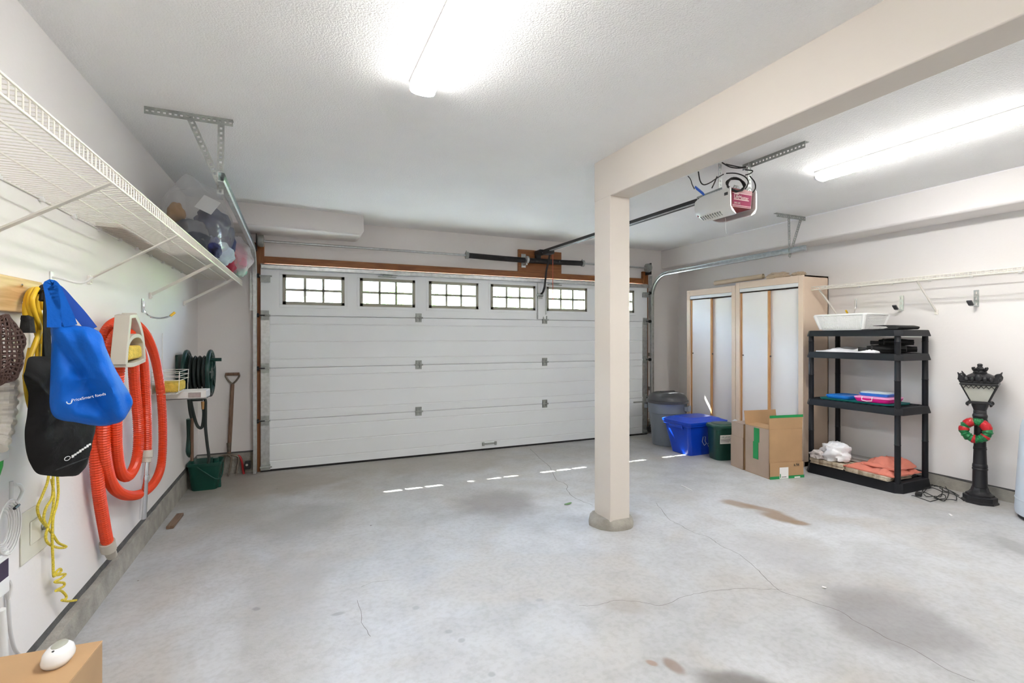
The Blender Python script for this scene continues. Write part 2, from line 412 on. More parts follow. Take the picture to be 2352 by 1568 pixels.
        L.new(wob.outputs['Color'], sb.inputs[0]); L.new(mp.outputs[0], ad.inputs[1]); L.new(sb.outputs[0], ad.inputs[2])
        g = n.nodes.new('ShaderNodeTexGradient'); g.gradient_type = 'SPHERICAL'
        fl = n.nodes.new('ShaderNodeVectorMath'); fl.operation = 'MULTIPLY'; fl.inputs[1].default_value = (1, 1, 0)
        L.new(ad.outputs[0], fl.inputs[0]); L.new(fl.outputs[0], g.inputs[0])
        mr = n.nodes.new('ShaderNodeMapRange'); mr.inputs['From Max'].default_value = 0.55; mr.inputs['To Max'].default_value = st; mr.interpolation_type = 'SMOOTHSTEP'
        L.new(g.outputs['Fac'], mr.inputs['Value'])
        col = mix(mr.outputs[0], col, colr)
    spk = ramp(noi(16, 2), 0.80, (0, 0, 0), 0.83, (1, 1, 1)); col = mix(spk, col, (0.16, 0.13, 0.11))
    L.new(col, b.inputs['Base Color'])
    rr = ramp(noi(2.2, 5), 0.3, (0.36,)*3, 0.75, (0.6,)*3); L.new(rr, b.inputs['Roughness'])
    bp = n.nodes.new('ShaderNodeBump'); bp.inputs['Strength'].default_value = 0.12; bp.inputs['Distance'].default_value = 0.01
    L.new(noi(70, 5), bp.inputs['Height']); L.new(bp.outputs[0], b.inputs['Normal'])
    return m
fl = MB(); fl.hexa([(-1.2,YB-.1,fz(YB-.1)-.12),(RX+.2,YB-.1,fz(YB-.1)-.12),(RX+.2,5.82,fz(5.82)-.12),(-1.2,5.82,fz(5.82)-.12),
                    (-1.2,YB-.1,fz(YB-.1)),(RX+.2,YB-.1,fz(YB-.1)),(RX+.2,5.82,fz(5.82)),(-1.2,5.82,fz(5.82))])
floor = struct('floor', fl, floor_material(), 'stained grey concrete garage floor')
M_crack = mat('crack dust', (0.17, 0.15, 0.14), 0.95)
def crack(pts, w):
    P = [atF(*p) for p in pts]; P = catmull(P, 6); R = []
    for i, p in enumerate(P):
        d = (P[min(i+1,len(P)-1)] - P[max(i-1,0)]); d.z = 0; d.normalize(); s = Vector((-d.y, d.x, 0))
        j = s*0.018*nz(p, 9) + s*0.008*nz(p, 31); ww = w*(0.55+0.45*abs(nz(p, 14)))
        a, b = p + j - s*ww/2, p + j + s*ww/2
        a.z = fz(a.y)+.0006; b.z = fz(b.y)+.0006; R.append([a, b])
    mb = MB(); mb.loft(R, caps=False, closed=False); obj('crack', mb, M_crack, floor, smooth=0)
crack([(1218,1030),(1240,1052),(1262,1072),(1275,1100),(1300,1112),(1302,1128),(1330,1148),(1362,1160)], .006)
crack([(1510,1155),(1528,1185),(1555,1203),(1590,1220),(1632,1236),(1660,1255),(1690,1270),(1730,1300),(1765,1332),(1800,1358),(1860,1380),(1930,1405),(1990,1440),(2050,1470),(2120,1505),(2180,1538),(2240,1562)], .0045)
crack([(1798,1356),(1740,1352),(1680,1352),(1620,1358),(1570,1372),(1520,1390),(1480,1384),(1420,1380),(1370,1388),(1330,1390)], .0035)
crack([(820,1378),(832,1410),(848,1462)], .003); crack([(830,1348),(860,1338),(900,1333)], .0025)
crack([(740,1240),(790,1232),(860,1218)], .0025)

c = MB(); c.box((-1.2,YB-.1,CZ), (RX+.2,5.83,CZ+.1)); struct('ceiling', c, M_ceil, 'white stippled garage ceiling')
# left wall, a degree off square, its concrete curb and the dark gasket between
def LWp(y, z, off=0.0): return (lwx(y)+off, y, z)
YN = YB - .05
def dwz(y): return .215 - .019*(5.25-y)
mb = MB(); mb.hexa([LWp(YN,dwz(YN),-.13),LWp(YN,dwz(YN)),LWp(5.68,dwz(5.68)),LWp(5.68,dwz(5.68),-.13),LWp(YN,CZ+.02,-.13),LWp(YN,CZ+.02),LWp(5.68,CZ+.02),LWp(5.68,CZ+.02,-.13)])
struct('wall_left', mb, M_wall, 'off-white painted wall behind the long wire shelf')
def rough_curb(name, f, u0, u1, nu, label):
    """curb with a chipped face: f(u) -> back bottom, front bottom, front top, back top"""
    R = []
    for i in range(nu+1):
        u = u0 + (u1-u0)*i/nu; a, b, c2, d = [Vector(p) for p in f(u)]
        m1 = b*.5 + c2*.5
        inn = (a - b).normalized()
        R.append([a, b, m1 + inn*(.005+.006*nz(m1, 7)), c2 + inn*(.006+.012*nz(c2, 6)) + Vector((0,0,.006*nz(c2, 11))), d])
    mb = MB(); mb.loft(R); return struct(name, mb, M_curb, label)
rough_curb('baseboard_left', lambda y: [(-1.05,y,fz(y)-.05),(-.886,y,fz(y)-.01),(-.888,y,dwz(y)-.026),(-1.05,y,dwz(y)-.026)], YN, 5.68, 90, 'low rough concrete curb under the wall with hanging bags')
mb = MB(); mb.hexa([LWp(YN,dwz(YN)-.03,-.10),LWp(YN,dwz(YN)-.03,.006),LWp(5.62,dwz(5.62)-.03,.006),LWp(5.62,dwz(5.62)-.03,-.1),LWp(YN,dwz(YN)+.002,-.10),LWp(YN,dwz(YN)+.002,.001),LWp(5.62,dwz(5.62)+.002,.001),LWp(5.62,dwz(5.62)+.002,-.1)])
struct('trim_1', mb, M_strip, 'dark gasket strip along the bottom of the bag wall')
# right wall
mb = MB(); mb.box((RX,YB-.05,.17), (RX+.13,5.75,CZ+.02)); struct('wall_right', mb, M_wall, 'pinkish white wall behind the black shelving')
rough_curb('baseboard_right', lambda y: [(RX+.12,y,-.08),(RX-.008,y,fz(y)-.02),(RX-.004,y,.158),(RX+.12,y,.158)], YB-.05, 5.68, 80, 'low concrete curb behind the lamp post')
mb = MB(); mb.box((RX+.004,YB-.05,.155), (RX+.12,5.68,.172)); struct('trim_2', mb, M_strip)
# far wall around the door opening
OX0, OX1, OZ = -.31, 4.52, 2.10
mb = MB(); mb.box((-1.1,FY,.21),(OX0,5.80,CZ+.02)).box((OX1,FY,.21),(RX+.13,5.80,CZ+.02)).box((OX0,FY,OZ),(OX1,5.80,CZ+.02))
struct('wall_far', mb, M_wall, 'beige white wall around the garage door')
rough_curb('baseboard_far', lambda x: [(x,5.80,-.06),(x,FY-.012,-.02),(x,FY-.006,.205),(x,5.80,.205)], -1.05, -.39, 16, 'concrete curb below the garden fork')
rough_curb('baseboard_far', lambda x: [(x,5.80,-.06),(x,FY-.012,-.02),(x,FY-.006,.205),(x,5.80,.205)], 4.60, RX+.02, 12, 'concrete curb behind the grey trash can')
mb = MB(); mb.box((-.90,FY-.003,.203),(-.40,FY+.05,.217)); struct('trim_3', mb, M_strip)
mb = MB(); mb.box((-1.2,YB-.15,0),(RX+.2,YB,CZ+.02)); struct('wall_back', mb, M_wall)
# timber jambs and header
mb = MB(); mb.box((-.393,5.635,-.03),(-.298,FY+.1,2.335)); struct('trim_4', mb, M_cedarv, 'brown timber jamb beside the garden fork', .003)
mb = MB(); mb.box((4.49,5.635,-.03),(4.585,FY+.1,2.30)); struct('trim_5', mb, M_cedarv, 'brown timber jamb beside the trash can', .003)
mb = MB(); mb.box((-.298,5.635,2.128),(4.49,FY+.1,2.20)); struct('trim_6', mb, M_cedar, 'brown timber header above the garage door', .003)
# boxed-in duct over the door, bulkhead on the right, beam and pillar
mb = MB(); mb.prism([(-.95,5.15,CZ+.01),(.64,5.25,CZ+.01),(.64,5.25,2.455),(.60,5.25,2.42),(-.95,5.15,2.42)], (0,.54,0)); struct('beam_1', mb, M_wall, 'boxed-in duct in the corner above the torsion bar', .012)
mb = MB(); mb.box((4.85,YB-.02,2.36),(RX+.05,5.69,CZ+.01)); struct('beam_2', mb, M_wall, 'white bulkhead running along the top of the shelving wall', .02)
mb = MB(); mb.hexa([(2.035,YB-.05,2.34),(2.215,YB-.05,2.34),(2.135,3.012,2.34),(1.968,3.012,2.34),(2.035,YB-.05,CZ+.01),(2.215,YB-.05,CZ+.01),(2.135,3.012,CZ+.01),(1.968,3.012,CZ+.01)])
struct('beam_3', mb, M_beam, 'cream ceiling beam carried by the pillar', .006)
pil = MB(); pil.box((1.968,2.815,fz(2.9)+.055),(2.13,3.008,2.342))
pillar = struct('pillar', pil, M_beam, 'square cream pillar standing on the floor', .004)
prof = []; mb = MB(); R = []
for z, r in ((fz(2.93)-.02,.158),(fz(2.93)+.018,.156),(fz(2.93)+.045,.148),(fz(2.93)+.066,.128)):
    R.append([Vector((2.05+(r+.010*nz((math.cos(a)*2,math.sin(a)*2,z*9),1.5))*math.cos(a), 2.925+(r+.010*nz((math.cos(a)*2,math.sin(a)*2+4,z*9),1.5))*math.sin(a), z + (.006*nz((math.cos(a)*3,math.sin(a)*3,z),2) if z > .1 else 0))) for a in [2*PI*k/36 for k in range(36)]])
mb.loft(R); obj('footing', mb, M_curb, pillar, label='round rough concrete footing')

# ceiling light fixtures
def ceiling_light(x, y, ln, rz, label, m=None):
    t = thing('ceiling_light', label, 'ceiling light', (x, y, CZ), 'long ceiling lights', rz)
    mb = MB(); mb.box((-.0635,-ln/2,-.014),(.0635,ln/2,0)); obj('housing', mb, M_metalw, t, .003, local=True)
    mb = MB(); mb.box((-.062,-ln/2+.012,-.042),(.062,ln/2-.012,-.014)); obj('diffuser_side', mb, M_ledside, t, local=True)
    pf = [(-.0605,-.038),(-.060,-.046),(-.052,-.057),(-.03,-.064),(0,-.066),(.03,-.064),(.052,-.057),(.060,-.046),(.0605,-.038)]
    mb = MB(); mb.loft([[Vector((a, -ln/2+.012, b)) for a, b in pf], [Vector((a, ln/2-.012, b)) for a, b in pf]]); obj('diffuser', mb, m or M_led, t, local=True)
    for s in (-1, 1):
        mb = MB(); mb.prism([(a*1.05, s*(ln/2-.012), b*1.03) for a, b in pf], (0, s*.014, 0)); obj('end_cap', mb, M_metalw, t, local=True)
    return t
ceiling_light(.575, 1.79, 1.22, .012, 'long bright ceiling light nearest the wire shelf')
ceiling_light(3.65, 1.87, 1.24, .012, 'long bright ceiling light between the beam and the shelving')
ceiling_light(.60, -.35, 1.22, .012, 'added unseen ceiling light behind the camera on the wire shelf side', M_ledfill)  # added unseen pair, put in to brighten the near end of the room
ceiling_light(3.68, -.30, 1.24, .012, 'added unseen ceiling light behind the camera on the shelving side', M_ledfill)

# ================================================================== GARAGE DOOR
DY = 5.60
door = struct('door_1', MB().box((-.33,DY+.034,.02),(4.54,DY+.046,.05)), M_door, 'white sectional garage door with a row of six windows')
SEC = [0.02, .522, 1.055, 1.592, 2.118]
def section(z0, z1, x0, x1, grooves):
    zs = [(z0+.002, 0.0)]
    for g in grooves:
        zc = z0 + (z1-z0)*g; zs += [(zc-.007,0),(zc-.002,.006),(zc+.002,.006),(zc+.007,0)]
    zs += [(z1-.008,0),(z1-.002,.008)]
    prof = [(DY+.045, z0-.012), (DY+.028, z0-.012), (DY+.028, z0+.002)] + [(DY+d, z) for z, d in zs] + [(DY+.022, z1-.002), (DY+.022, z1-.010), (DY+.045, z1-.013)]
    return MB().prism([(x0, y, z) for y, z in prof], (x1-x0,0,0))
for i in range(3): obj('section', section(SEC[i], SEC[i+1], -.33, 4.54, (.165,.5,.835)), M_door, door, smooth=20)
WX = [(-.127+.766*k, .469+.766*k+.01) for k in range(6)]; WZ = (1.708, 2.018)
top = MB(); top.box((-.33,DY+.028,1.580),(4.54,DY+.045,1.60)).box((-.33,DY,1.594),(4.54,DY+.045,WZ[0]+.006)).box((-.33,DY,WZ[1]-.006),(4.54,DY+.045,2.118))
xs = [-.33] + [v for w in WX for v in (w[0]+.006, w[1]-.006)] + [4.54]
for a, b in zip(xs[0::2], xs[1::2]): top.box((a,DY,WZ[0]+.006),(b,DY+.045,WZ[1]-.006))
obj('section', top, M_door, door)
PANE = film('window glass', (0.97, 1.0, 0.98), 0.94, 0.02)
pane_me = None
for k, (a, b) in enumerate(WX):
    z0, z1 = WZ; fr = MB(); w = .033
    fr.box((a,DY-.008,z0),(b,DY+.050,z0+w)).box((a,DY-.008,z1-w),(b,DY+.050,z1)).box((a,DY-.008,z0),(a+w,DY+.050,z1)).box((b-w,DY-.008,z0),(b,DY+.050,z1))
    cw = (b-a-2*w)/3; ch = (z1-z0-2*w)/2
    for j in (1, 2): fr.box((a+w+cw*j-.0125,DY+.002,z0+w),(a+w+cw*j+.0125,DY+.040,z1-w))
    fr.box((a+w,DY+.002,z0+w+ch-.0125),(b-w,DY+.040,z0+w+ch+.0125))
    win = obj('window', fr, M_frame, door, .002)
    sr = MB(); o = .030
    sr.box((a-o,DY-.004,z0-o),(b+o,DY+.01,z0)).box((a-o,DY-.004,z1),(b+o,DY+.01,z1+o)).box((a-o,DY-.004,z0),(a,DY+.01,z1)).box((b,DY-.004,z0),(b+o,DY+.01,z1))
    obj('surround', sr, M_door, win, .002)
    for i in range(3):
        for j in range(2):
            p = MB(); xx = a+w+cw*i; zz = z0+w+ch*j; p.box((xx,DY+.024,zz),(xx+cw,DY+.028,zz+ch)); obj('pane', p, PANE, win, smooth=0)
# end plates, hinges, rollers, strut, bottom seal, handles
for s, xa, xb in ((-1,-.33,-.246),(1,4.452,4.54)):
    for i in range(3): obj('end_plate', MB().box((xa,DY-.006,SEC[i]+.012),(xb,DY+.002,SEC[i+1]-.012)), M_galv, door, .002)
def hinge(x, z, w, roller=0):
    mb = MB()
    mb.box((x-w/2,DY-.010,z-.05),(x+w/2,DY-.003,z-.008)).box((x-w/2,DY-.010,z+.008),(x+w/2,DY-.003,z+.05))
    mb.cyl((x-w/2-.006,DY-.016,z),(x+w/2+.012,DY-.016,z),.009,n=10)
    for sx in (-.6,.6):
        mb.box((x+sx*w/2-.008,DY-.022,z-.03),(x+sx*w/2+.008,DY-.004,z+.03))
        for zz in (-.036,.036): mb.cyl((x+sx*w/2,DY-.016,z+zz),(x+sx*w/2,DY-.008,z+zz),.006,n=6)
    h = obj('hinge', mb, M_galvd, door)
    if roller:
        r = MB(); r.cyl((x,DY-.024,z),(x+roller*.10,DY-.024,z),.006,n=8).cyl((x+roller*.055,DY-.024,z),(x+roller*.08,DY-.024,z),.022,n=14); obj('roller', r, M_black, h)
for z in SEC[1:4]:
    for x in (1.285, 2.91): hinge(x, z, .07)
    hinge(-.29, z, .075, -1); hinge(4.50, z, .075, 1)
for x, sg in ((-.285,-1),(4.495,1)):
    mb = MB(); mb.box((x-.045,DY-.035,1.93),(x+.045,DY-.004,1.985)).cyl((x-.055,DY-.03,1.99),(x+.06,DY-.03,1.99),.008,n=10); h = obj('top_bracket', mb, M_galvd, door)
    r = MB(); r.cyl((x,DY-.03,1.99),(x+sg*.10,DY-.03,1.99),.006,n=8).cyl((x+sg*.055,DY-.03,1.99),(x+sg*.08,DY-.03,1.99),.022,n=14); obj('roller', r, M_black, h)
    mb = MB(); mb.box((x-.045,DY-.02,.02),(x+.045,DY-.004,.075)).cyl((x-.05,DY-.02,.05),(x+.06,DY-.02,.05),.008,n=8); obj('bottom_bracket', mb, M_galvd, door)
st = MB(); st.prism([(-.325,DY-.003,2.060),(-.325,DY-.050,2.066),(-.325,DY-.052,2.104),(-.325,DY-.003,2.116)], (4.86,0,0)); obj('strut', st, M_galv, door, .003)
for x in (.93, 3.05):
    mb = MB(); mb.box((x-.10,DY-.030,2.036),(x+.10,DY-.004,2.048)).box((x-.05,DY-.05,2.048),(x+.05,DY-.02,2.056)); obj('strut_clip', mb, M_galvd, door, .002)
mb = MB(); mb.box((2.80,DY-.012,1.60),(2.925,DY-.002,2.06)); ops = obj('operator_stile', mb, M_door, door, .002)
mb = MB(); mb.box((2.80,DY-.03,1.60),(2.808,DY-.008,2.07)).box((2.917,DY-.03,1.66),(2.925,DY-.008,2.07)); obj('flange', mb, M_galv, ops)
mb = MB(); mb.box((2.07,DY-.018,.072),(2.235,DY-.004,.088)).box((2.06,DY-.024,.06),(2.085,DY-.002,.10)).box((2.22,DY-.024,.06),(2.245,DY-.002,.10)); obj('lift_handle', mb, M_galvd, door, .002)
obj('bottom_seal', MB().box((-.33,DY+.004,-.004),(4.54,DY+.044,.022)), M_rubber, door)
mb = MB(); mb.box((4.30,DY-.012,.46),(4.46,DY-.003,.472)); obj('slide_lock', mb, M_galvd, door)

# ================================================================== TRACKS, SPRING, OPENER
def track(x, sgn, yend, label, hang):
    t = thing('door_track', label, 'door track', (x, 5.545, 0), 'garage door tracks')
    R = .31; zh = 2.235; yv = 5.545; path = []
    path += [(yv, .01), (yv, .8), (yv, zh-R)]
    for k in range(1, 11):
        a = PI/2*k/10; path.append((yv - R + R*math.cos(a), zh - R + R*math.sin(a)))
    path += [(yv-R-.9, zh+.006), (yend, zh+.012)]
    pr = [(.0,-.027),(.028,-.027),(.034,-.020),(.028,-.023),(.003,-.023),(.003,.023),(.028,.023),(.034,.016),(.028,.027),(.0,.027)]
    rings = []
    for i, (y, z) in enumerate(path):
        a = path[max(i-1,0)]; b = path[min(i+1,len(path)-1)]; d = Vector((0,b[0]-a[0],b[1]-a[1])).normalized(); n = Vector((0,-d.z,d.y))
        rings.append([Vector((x - sgn*.017 + sgn*(-q[0]+.034), y, z)) + n*q[1] for q in pr])
    mb = MB(); mb.loft(rings); obj('rail', mb, M_galv, t, smooth=40)
    fl_ = MB(); perforated(fl_, (x+sgn*.026,5.60,1.64), (x+sgn*.026,5.60,2.24), .05, .003, (0,1,0), .10, .012); obj('flag_bracket', fl_, M_galv, t)
    for z in (.12, .62, 1.10): obj('jamb_bracket', MB().box((x+sgn*.012,5.56,z),(x+sgn*.016,5.637,z+.05)), M_galvd, t)
    # punched hanger irons up to the ceiling
    x0, x1, yy, xv, xd = hang
    h = MB(); perforated(h, (x0,yy,CZ-.021), (x1,yy,CZ-.021), .038, .003, (0,1,0), .026); h.box((min(x0,x1),yy,CZ-.004),(max(x0,x1),yy+.035,CZ)); obj('ceiling_angle', h, M_galvd, t)
    h = MB(); perforated(h, (xv,yy-.004,CZ-.02), (x+sgn*.02,yy-.004,zh-.05), .034, .003, (0,1,0), .026); obj('hanger_strap', h, M_galvd, t)
    h = MB(); perforated(h, (xd,yy-.008,CZ-.02), (x+sgn*.02,yy-.008,zh+.0), .034, .003, (0,1,0), .026); obj('diagonal_strap', h, M_galvd, t)
    return t
track(-.375, -1, 3.10, 'galvanised door track curving up beside the wire shelf', (-.752,-.332,3.235,-.39,-.545))
track(4.575, 1, 3.27, 'galvanised door track curving up past the tan cabinets', (4.42,4.845,3.46,4.775,4.585))

ts = thing('torsion_spring', 'black torsion spring on a steel tube above the door', 'door spring', (2.1,5.52,2.335))
TY, TZ = 5.53, 2.335
obj('tube', MB().cyl((-.34,TY,TZ),(4.50,TY,TZ),.0125,n=12), M_galv, ts)
for xa, xb in ((1.86,2.60),(2.66,3.42)):
    pts = []; rs = []; nn = 150
    for i in range(nn+1):
        u = i/nn; x = xa+(xb-xa)*u; pts.append((x,TY,TZ-.010*math.sin(PI*(x-1.86)/1.56))); rs.append(.0335 if i % 2 else .0305)
    obj('spring', MB().tube(pts, rs, 12), M_black, ts, smooth=0)
for x in (1.845, 3.435):
    mb = MB(); mb.cyl((x-.016,TY,TZ),(x+.016,TY,TZ),.042,n=12).cyl((x-.008,TY,TZ+.03),(x-.008,TY,TZ+.055),.006,n=6); obj('winding_cone', mb, M_galvd, ts)
mb = MB(); mb.cyl((2.615,TY,TZ),(2.645,TY,TZ),.045,n=16).box((2.62,TY+.01,TZ-.065),(2.64,5.636,TZ-.045)).box((2.60,5.632,TZ-.085),(2.66,5.6385,TZ+.085)); obj('centre_bracket', mb, M_galv, ts)
for x, s in ((-.325,-1),(4.50,1)):
    mb = MB(); mb.lathe([(.045,-.03),(.060,-.026),(.062,.0),(.058,.024),(.030,.03)], (0,0,0), 20); mb.tilt('Y', s*PI/2, (0,0,0)); mb.v = [p + Vector((x,TY,TZ)) for p in mb.v]
    obj('cable_drum', mb, M_galvd, ts)
    mb = MB(); mb.box((x+s*.036,TY-.02,TZ-.09),(x+s*.042,5.637,TZ+.07)); obj('end_bearing', mb, M_black, ts)
mb = MB(); mb.box((2.563,5.640,2.192),(3.18,FY+.002,2.478)); tag(obj('mounting_board', mb, M_cedar, None, .002), 'brown wooden board fixed to the wall behind the spring', 'board')

op = thing('garage_door_opener', 'white and red garage door opener hanging from the ceiling', 'door opener', (2.86,2.66,2.30))
A = Vector((2.825,5.50,2.437)); B = Vector((2.862,2.80,2.425))
mb = MB(); mb.bar(A, B, .030, .042); rail = obj('rail', mb, M_black, op, .003)
mb = MB(); mb.bar(A+Vector((.017,0,-.014)), B+Vector((.017,0,-.014)), .003, .012).bar(A+Vector((-.017,0,-.016)), B+Vector((-.017,0,-.016)), .003, .010); obj('rail_lip', mb, M_galv, rail)
mb = MB(); mb.box((2.775,5.46,2.41),(2.87,5.62,2.462)).box((2.79,5.60,2.37),(2.86,5.639,2.47)).cyl((2.77,5.50,2.435),(2.88,5.50,2.435),.012,n=8); obj('header_bracket', mb, M_black, op, .003)
mb = MB(); mb.box((2.79,5.28,2.385),(2.88,5.42,2.425)); obj('trolley', mb, M_black, op, .004)
mb = MB(); arm = [(2.86,5.36,2.39),(2.868,5.47,2.20),(2.870,5.50,2.09),(2.868,5.52,2.00),(2.86,5.545,1.94),(2.835,5.57,1.905)]
for p, q in zip(arm, arm[1:]): mb.bar(p, q, .012, .022, (1,0,0))
obj('arm', mb, M_black, op)
mb = MB(); mb.box((2.80,5.565,1.86),(2.865,5.60,1.93)).cyl((2.79,5.57,1.90),(2.87,5.57,1.90),.018,n=10); obj('door_bracket', mb, M_galvd, op, .003)
mb = MB(); mb.tube([(2.90,5.36,2.39),(2.90,5.36,2.05),(2.90,5.36,1.83)], .004, 6); obj('release_cord', mb, mat('red cord', (.55,.12,.07), .7), op)
# motor housing: red core, two white side covers
X0, X1, Y0, Y1, Z0, Z1 = 2.745, 2.985, 2.505, 2.835, 2.235, 2.405
mb = MB(); mb.prism([(X0+.012,Y0,Z1),(X1-.03,Y0,Z1-.004),(X1-.045,Y0,Z0+.038),(X0+.012,Y0,Z0+.035)], (0,Y1-Y0-.01,0)); core = obj('motor_core', mb, mat('red motor casing', (.22,.016,.022), .5), op, .003)
def cover(x0, x1):
    s = 1 if x0 < x1 else -1; pf = [(0,Z1+.004),(.030*s,Z1+.004),(.030*s,Z0+.05)]
    R = []
    for u in [k/10 for k in range(11)]:
        y = Y0-.004 + (Y1-Y0+.02)*u; tp = (max(0, u-.62)/.38)**2
        zt = Z1+.004 - .018*tp; zb = Z0 - .012 + .045*tp - (.0 if u < .5 else 0)
        bx = x0 + s*(.02*tp); R.append([Vector((bx+s*.002,y,zt)), Vector((bx+s*.012,y,zt)), Vector((bx+s*.014,y,zb+.055)), Vector((bx+s*.060,y,zb+.008)), Vector((bx+s*.055,y,zb)), Vector((bx+s*.014,y,zb+.022)), Vector((bx-s*.003,y,zb+.055)), Vector((bx-s*.004,y,zt-.03))])
    m_ = MB(); m_.loft(R); return m_
lens = mat('milky light cover', (.80,.80,.77), .3, var=.02)
cv1 = obj('light_cover', cover(X0-.008, X1), lens, op, .004); cv2 = obj('light_cover', cover(X1+.008, X0), lens, op, .004)
for k in range(9):
    y = Y0+.09+k*.022; mb = MB(); mb.obox((X0+.006,y,Z0+.012),(.016,0,-.010),(0,.002,0),(.002,0,.003)); obj('vent_slot', mb, M_galvd, cv1)
mb = MB(); mb.box((X0-.013,Y0+.012,Z1-.050),(X0-.008,Y0+.045,Z1-.028)); obj('screw_cover', mb, M_print, cv1, .004)
lab = MB(); lab.prism([(X0+.020,Y0-.0012,Z1-.034),(X1-.040,Y0-.0012,Z1-.037),(X1-.052,Y0-.0012,Z0+.044),(X0+.020,Y0-.0012,Z0+.041)], (0,.001,0)); lo = obj('label_panel', lab, mat('magenta label', (.26,.025,.075), .75, spec=.2), op)
M_lab = mat('pale label print', (.80,.66,.62), .8, spec=.1)
RT, UP = (1,0,-.02), (0,0,1)
text('LiftMaster', .034, (X0+.030,Y0-.002,Z1-.070), RT, UP, M_lab, op); pass
text('3/4 H.P.', .019, (X0+.030,Y0-.002,Z0+.062), RT, UP, M_lab, op)
mb = MB()
for z, h, xa, xb in ((Z1-.043,.005,X0+.032,X0+.075),(Z1-.036,.003,X0+.014,X1-.036),(Z1-.080,.005,X0+.030,X1-.068),(Z0+.050,.003,X0+.014,X1-.048),(Z0+.040,.003,X0+.014,X1-.048)):
    mb.box((xa,Y0-.0026,z),(xb,Y0-.0008,z+h))
obj('label_stripe', mb, M_lab, op)
# hangers and ceiling angle
h = MB(); perforated(h, (2.968,2.60,CZ-.022), (2.968,2.12,CZ-.022), .040, .003, (1,0,0), .026); h.box((2.965,2.12,CZ-.004),(3.005,2.60,CZ)); obj('ceiling_angle', h, M_galvd, op)
h = MB(); perforated(h, (2.955,2.53,CZ-.01), (2.955,2.53,Z1-.01), .032, .003, (0,1,0), .026); obj('hanger_strap', h, M_galvd, op)
h = MB(); perforated(h, (2.79,2.64,CZ-.003), (2.79,2.64,Z1-.01), .030, .003, (0,1,0), .026); obj('hanger_strap', h, M_galvd, op)
h = MB(); perforated(h, (2.77,2.60,Z1+.012), (2.79,2.86,Z1+.012), .035, .004, (1,0,.2), .026); perforated(h, (2.80,2.53,Z1+.014), (2.97,2.53,Z1+.014), .030, .004, (0,1,.4), .026); obj('frame_angle', h, M_galvd, op)
# coiled power cable on the motor
cc = atD(1690, 424, 3.42)
pts = []
for i in range(73):
    a = 2*PI*i/24; r = .062 + .004*math.sin(i*.7)
    pts.append(cc + Vector((C_,-S_,0))*r*1.05*math.cos(a) + Vector((.1,.25,1)).normalized()*r*.82*math.sin(a) + Vector((0,.012*math.sin(i*.31),0)))
cab = MB(); cab.tube(pts, .0055, 6); pc = obj('power_cable', cab, M_rubber, op)
for px in ([(1604,394),(1608,415),(1616,424),(1630,420),(1648,408),(1662,400)], [(1668,398),(1690,398),(1710,405),(1719,418),(1712,434)], [(1667,377),(1685,381),(1702,384),(1712,383)], [(1658,373),(1676,383),(1696,386),(1713,384)], [(1722,404),(1733,418),(1735,432),(1729,442)], [(1647,405),(1640,422),(1635,432)], [(1712,390),(1728,392),(1724,398),(1712,402)]):
    mb = MB(); mb.tube(catmull([atD(x, y, 3.40) for x, y in px], 6), .0042, 6); obj('loose_wire', mb, M_rubber, pc)
mb = MB(); mb.tube(catmull([atD(1580,404,3.62), atD(1586,412,3.62), atD(1590,424,3.60), atD(1595,434,3.58)], 5), .003, 6); mb.m = 1
mb.obox(atD(1607,438,3.56), ray(1626,452)*.03-ray(1590,425)*.03+Vector((.035,0,-.018)), Vector((.004,.012,.012)), Vector((0,.006,-.004)))
obj('wire_connector', mb, [M_rubber, mat('blue connector', (.01,.10,.55), .4)], op)
mb = MB(); mb.tube(catmull([(2.845,2.66,2.27),(2.850,2.645,2.22),(2.844,2.64,2.17),(2.852,2.64,2.12)], 6), .0018, 5); obj('antenna_wire', mb, M_white, op)

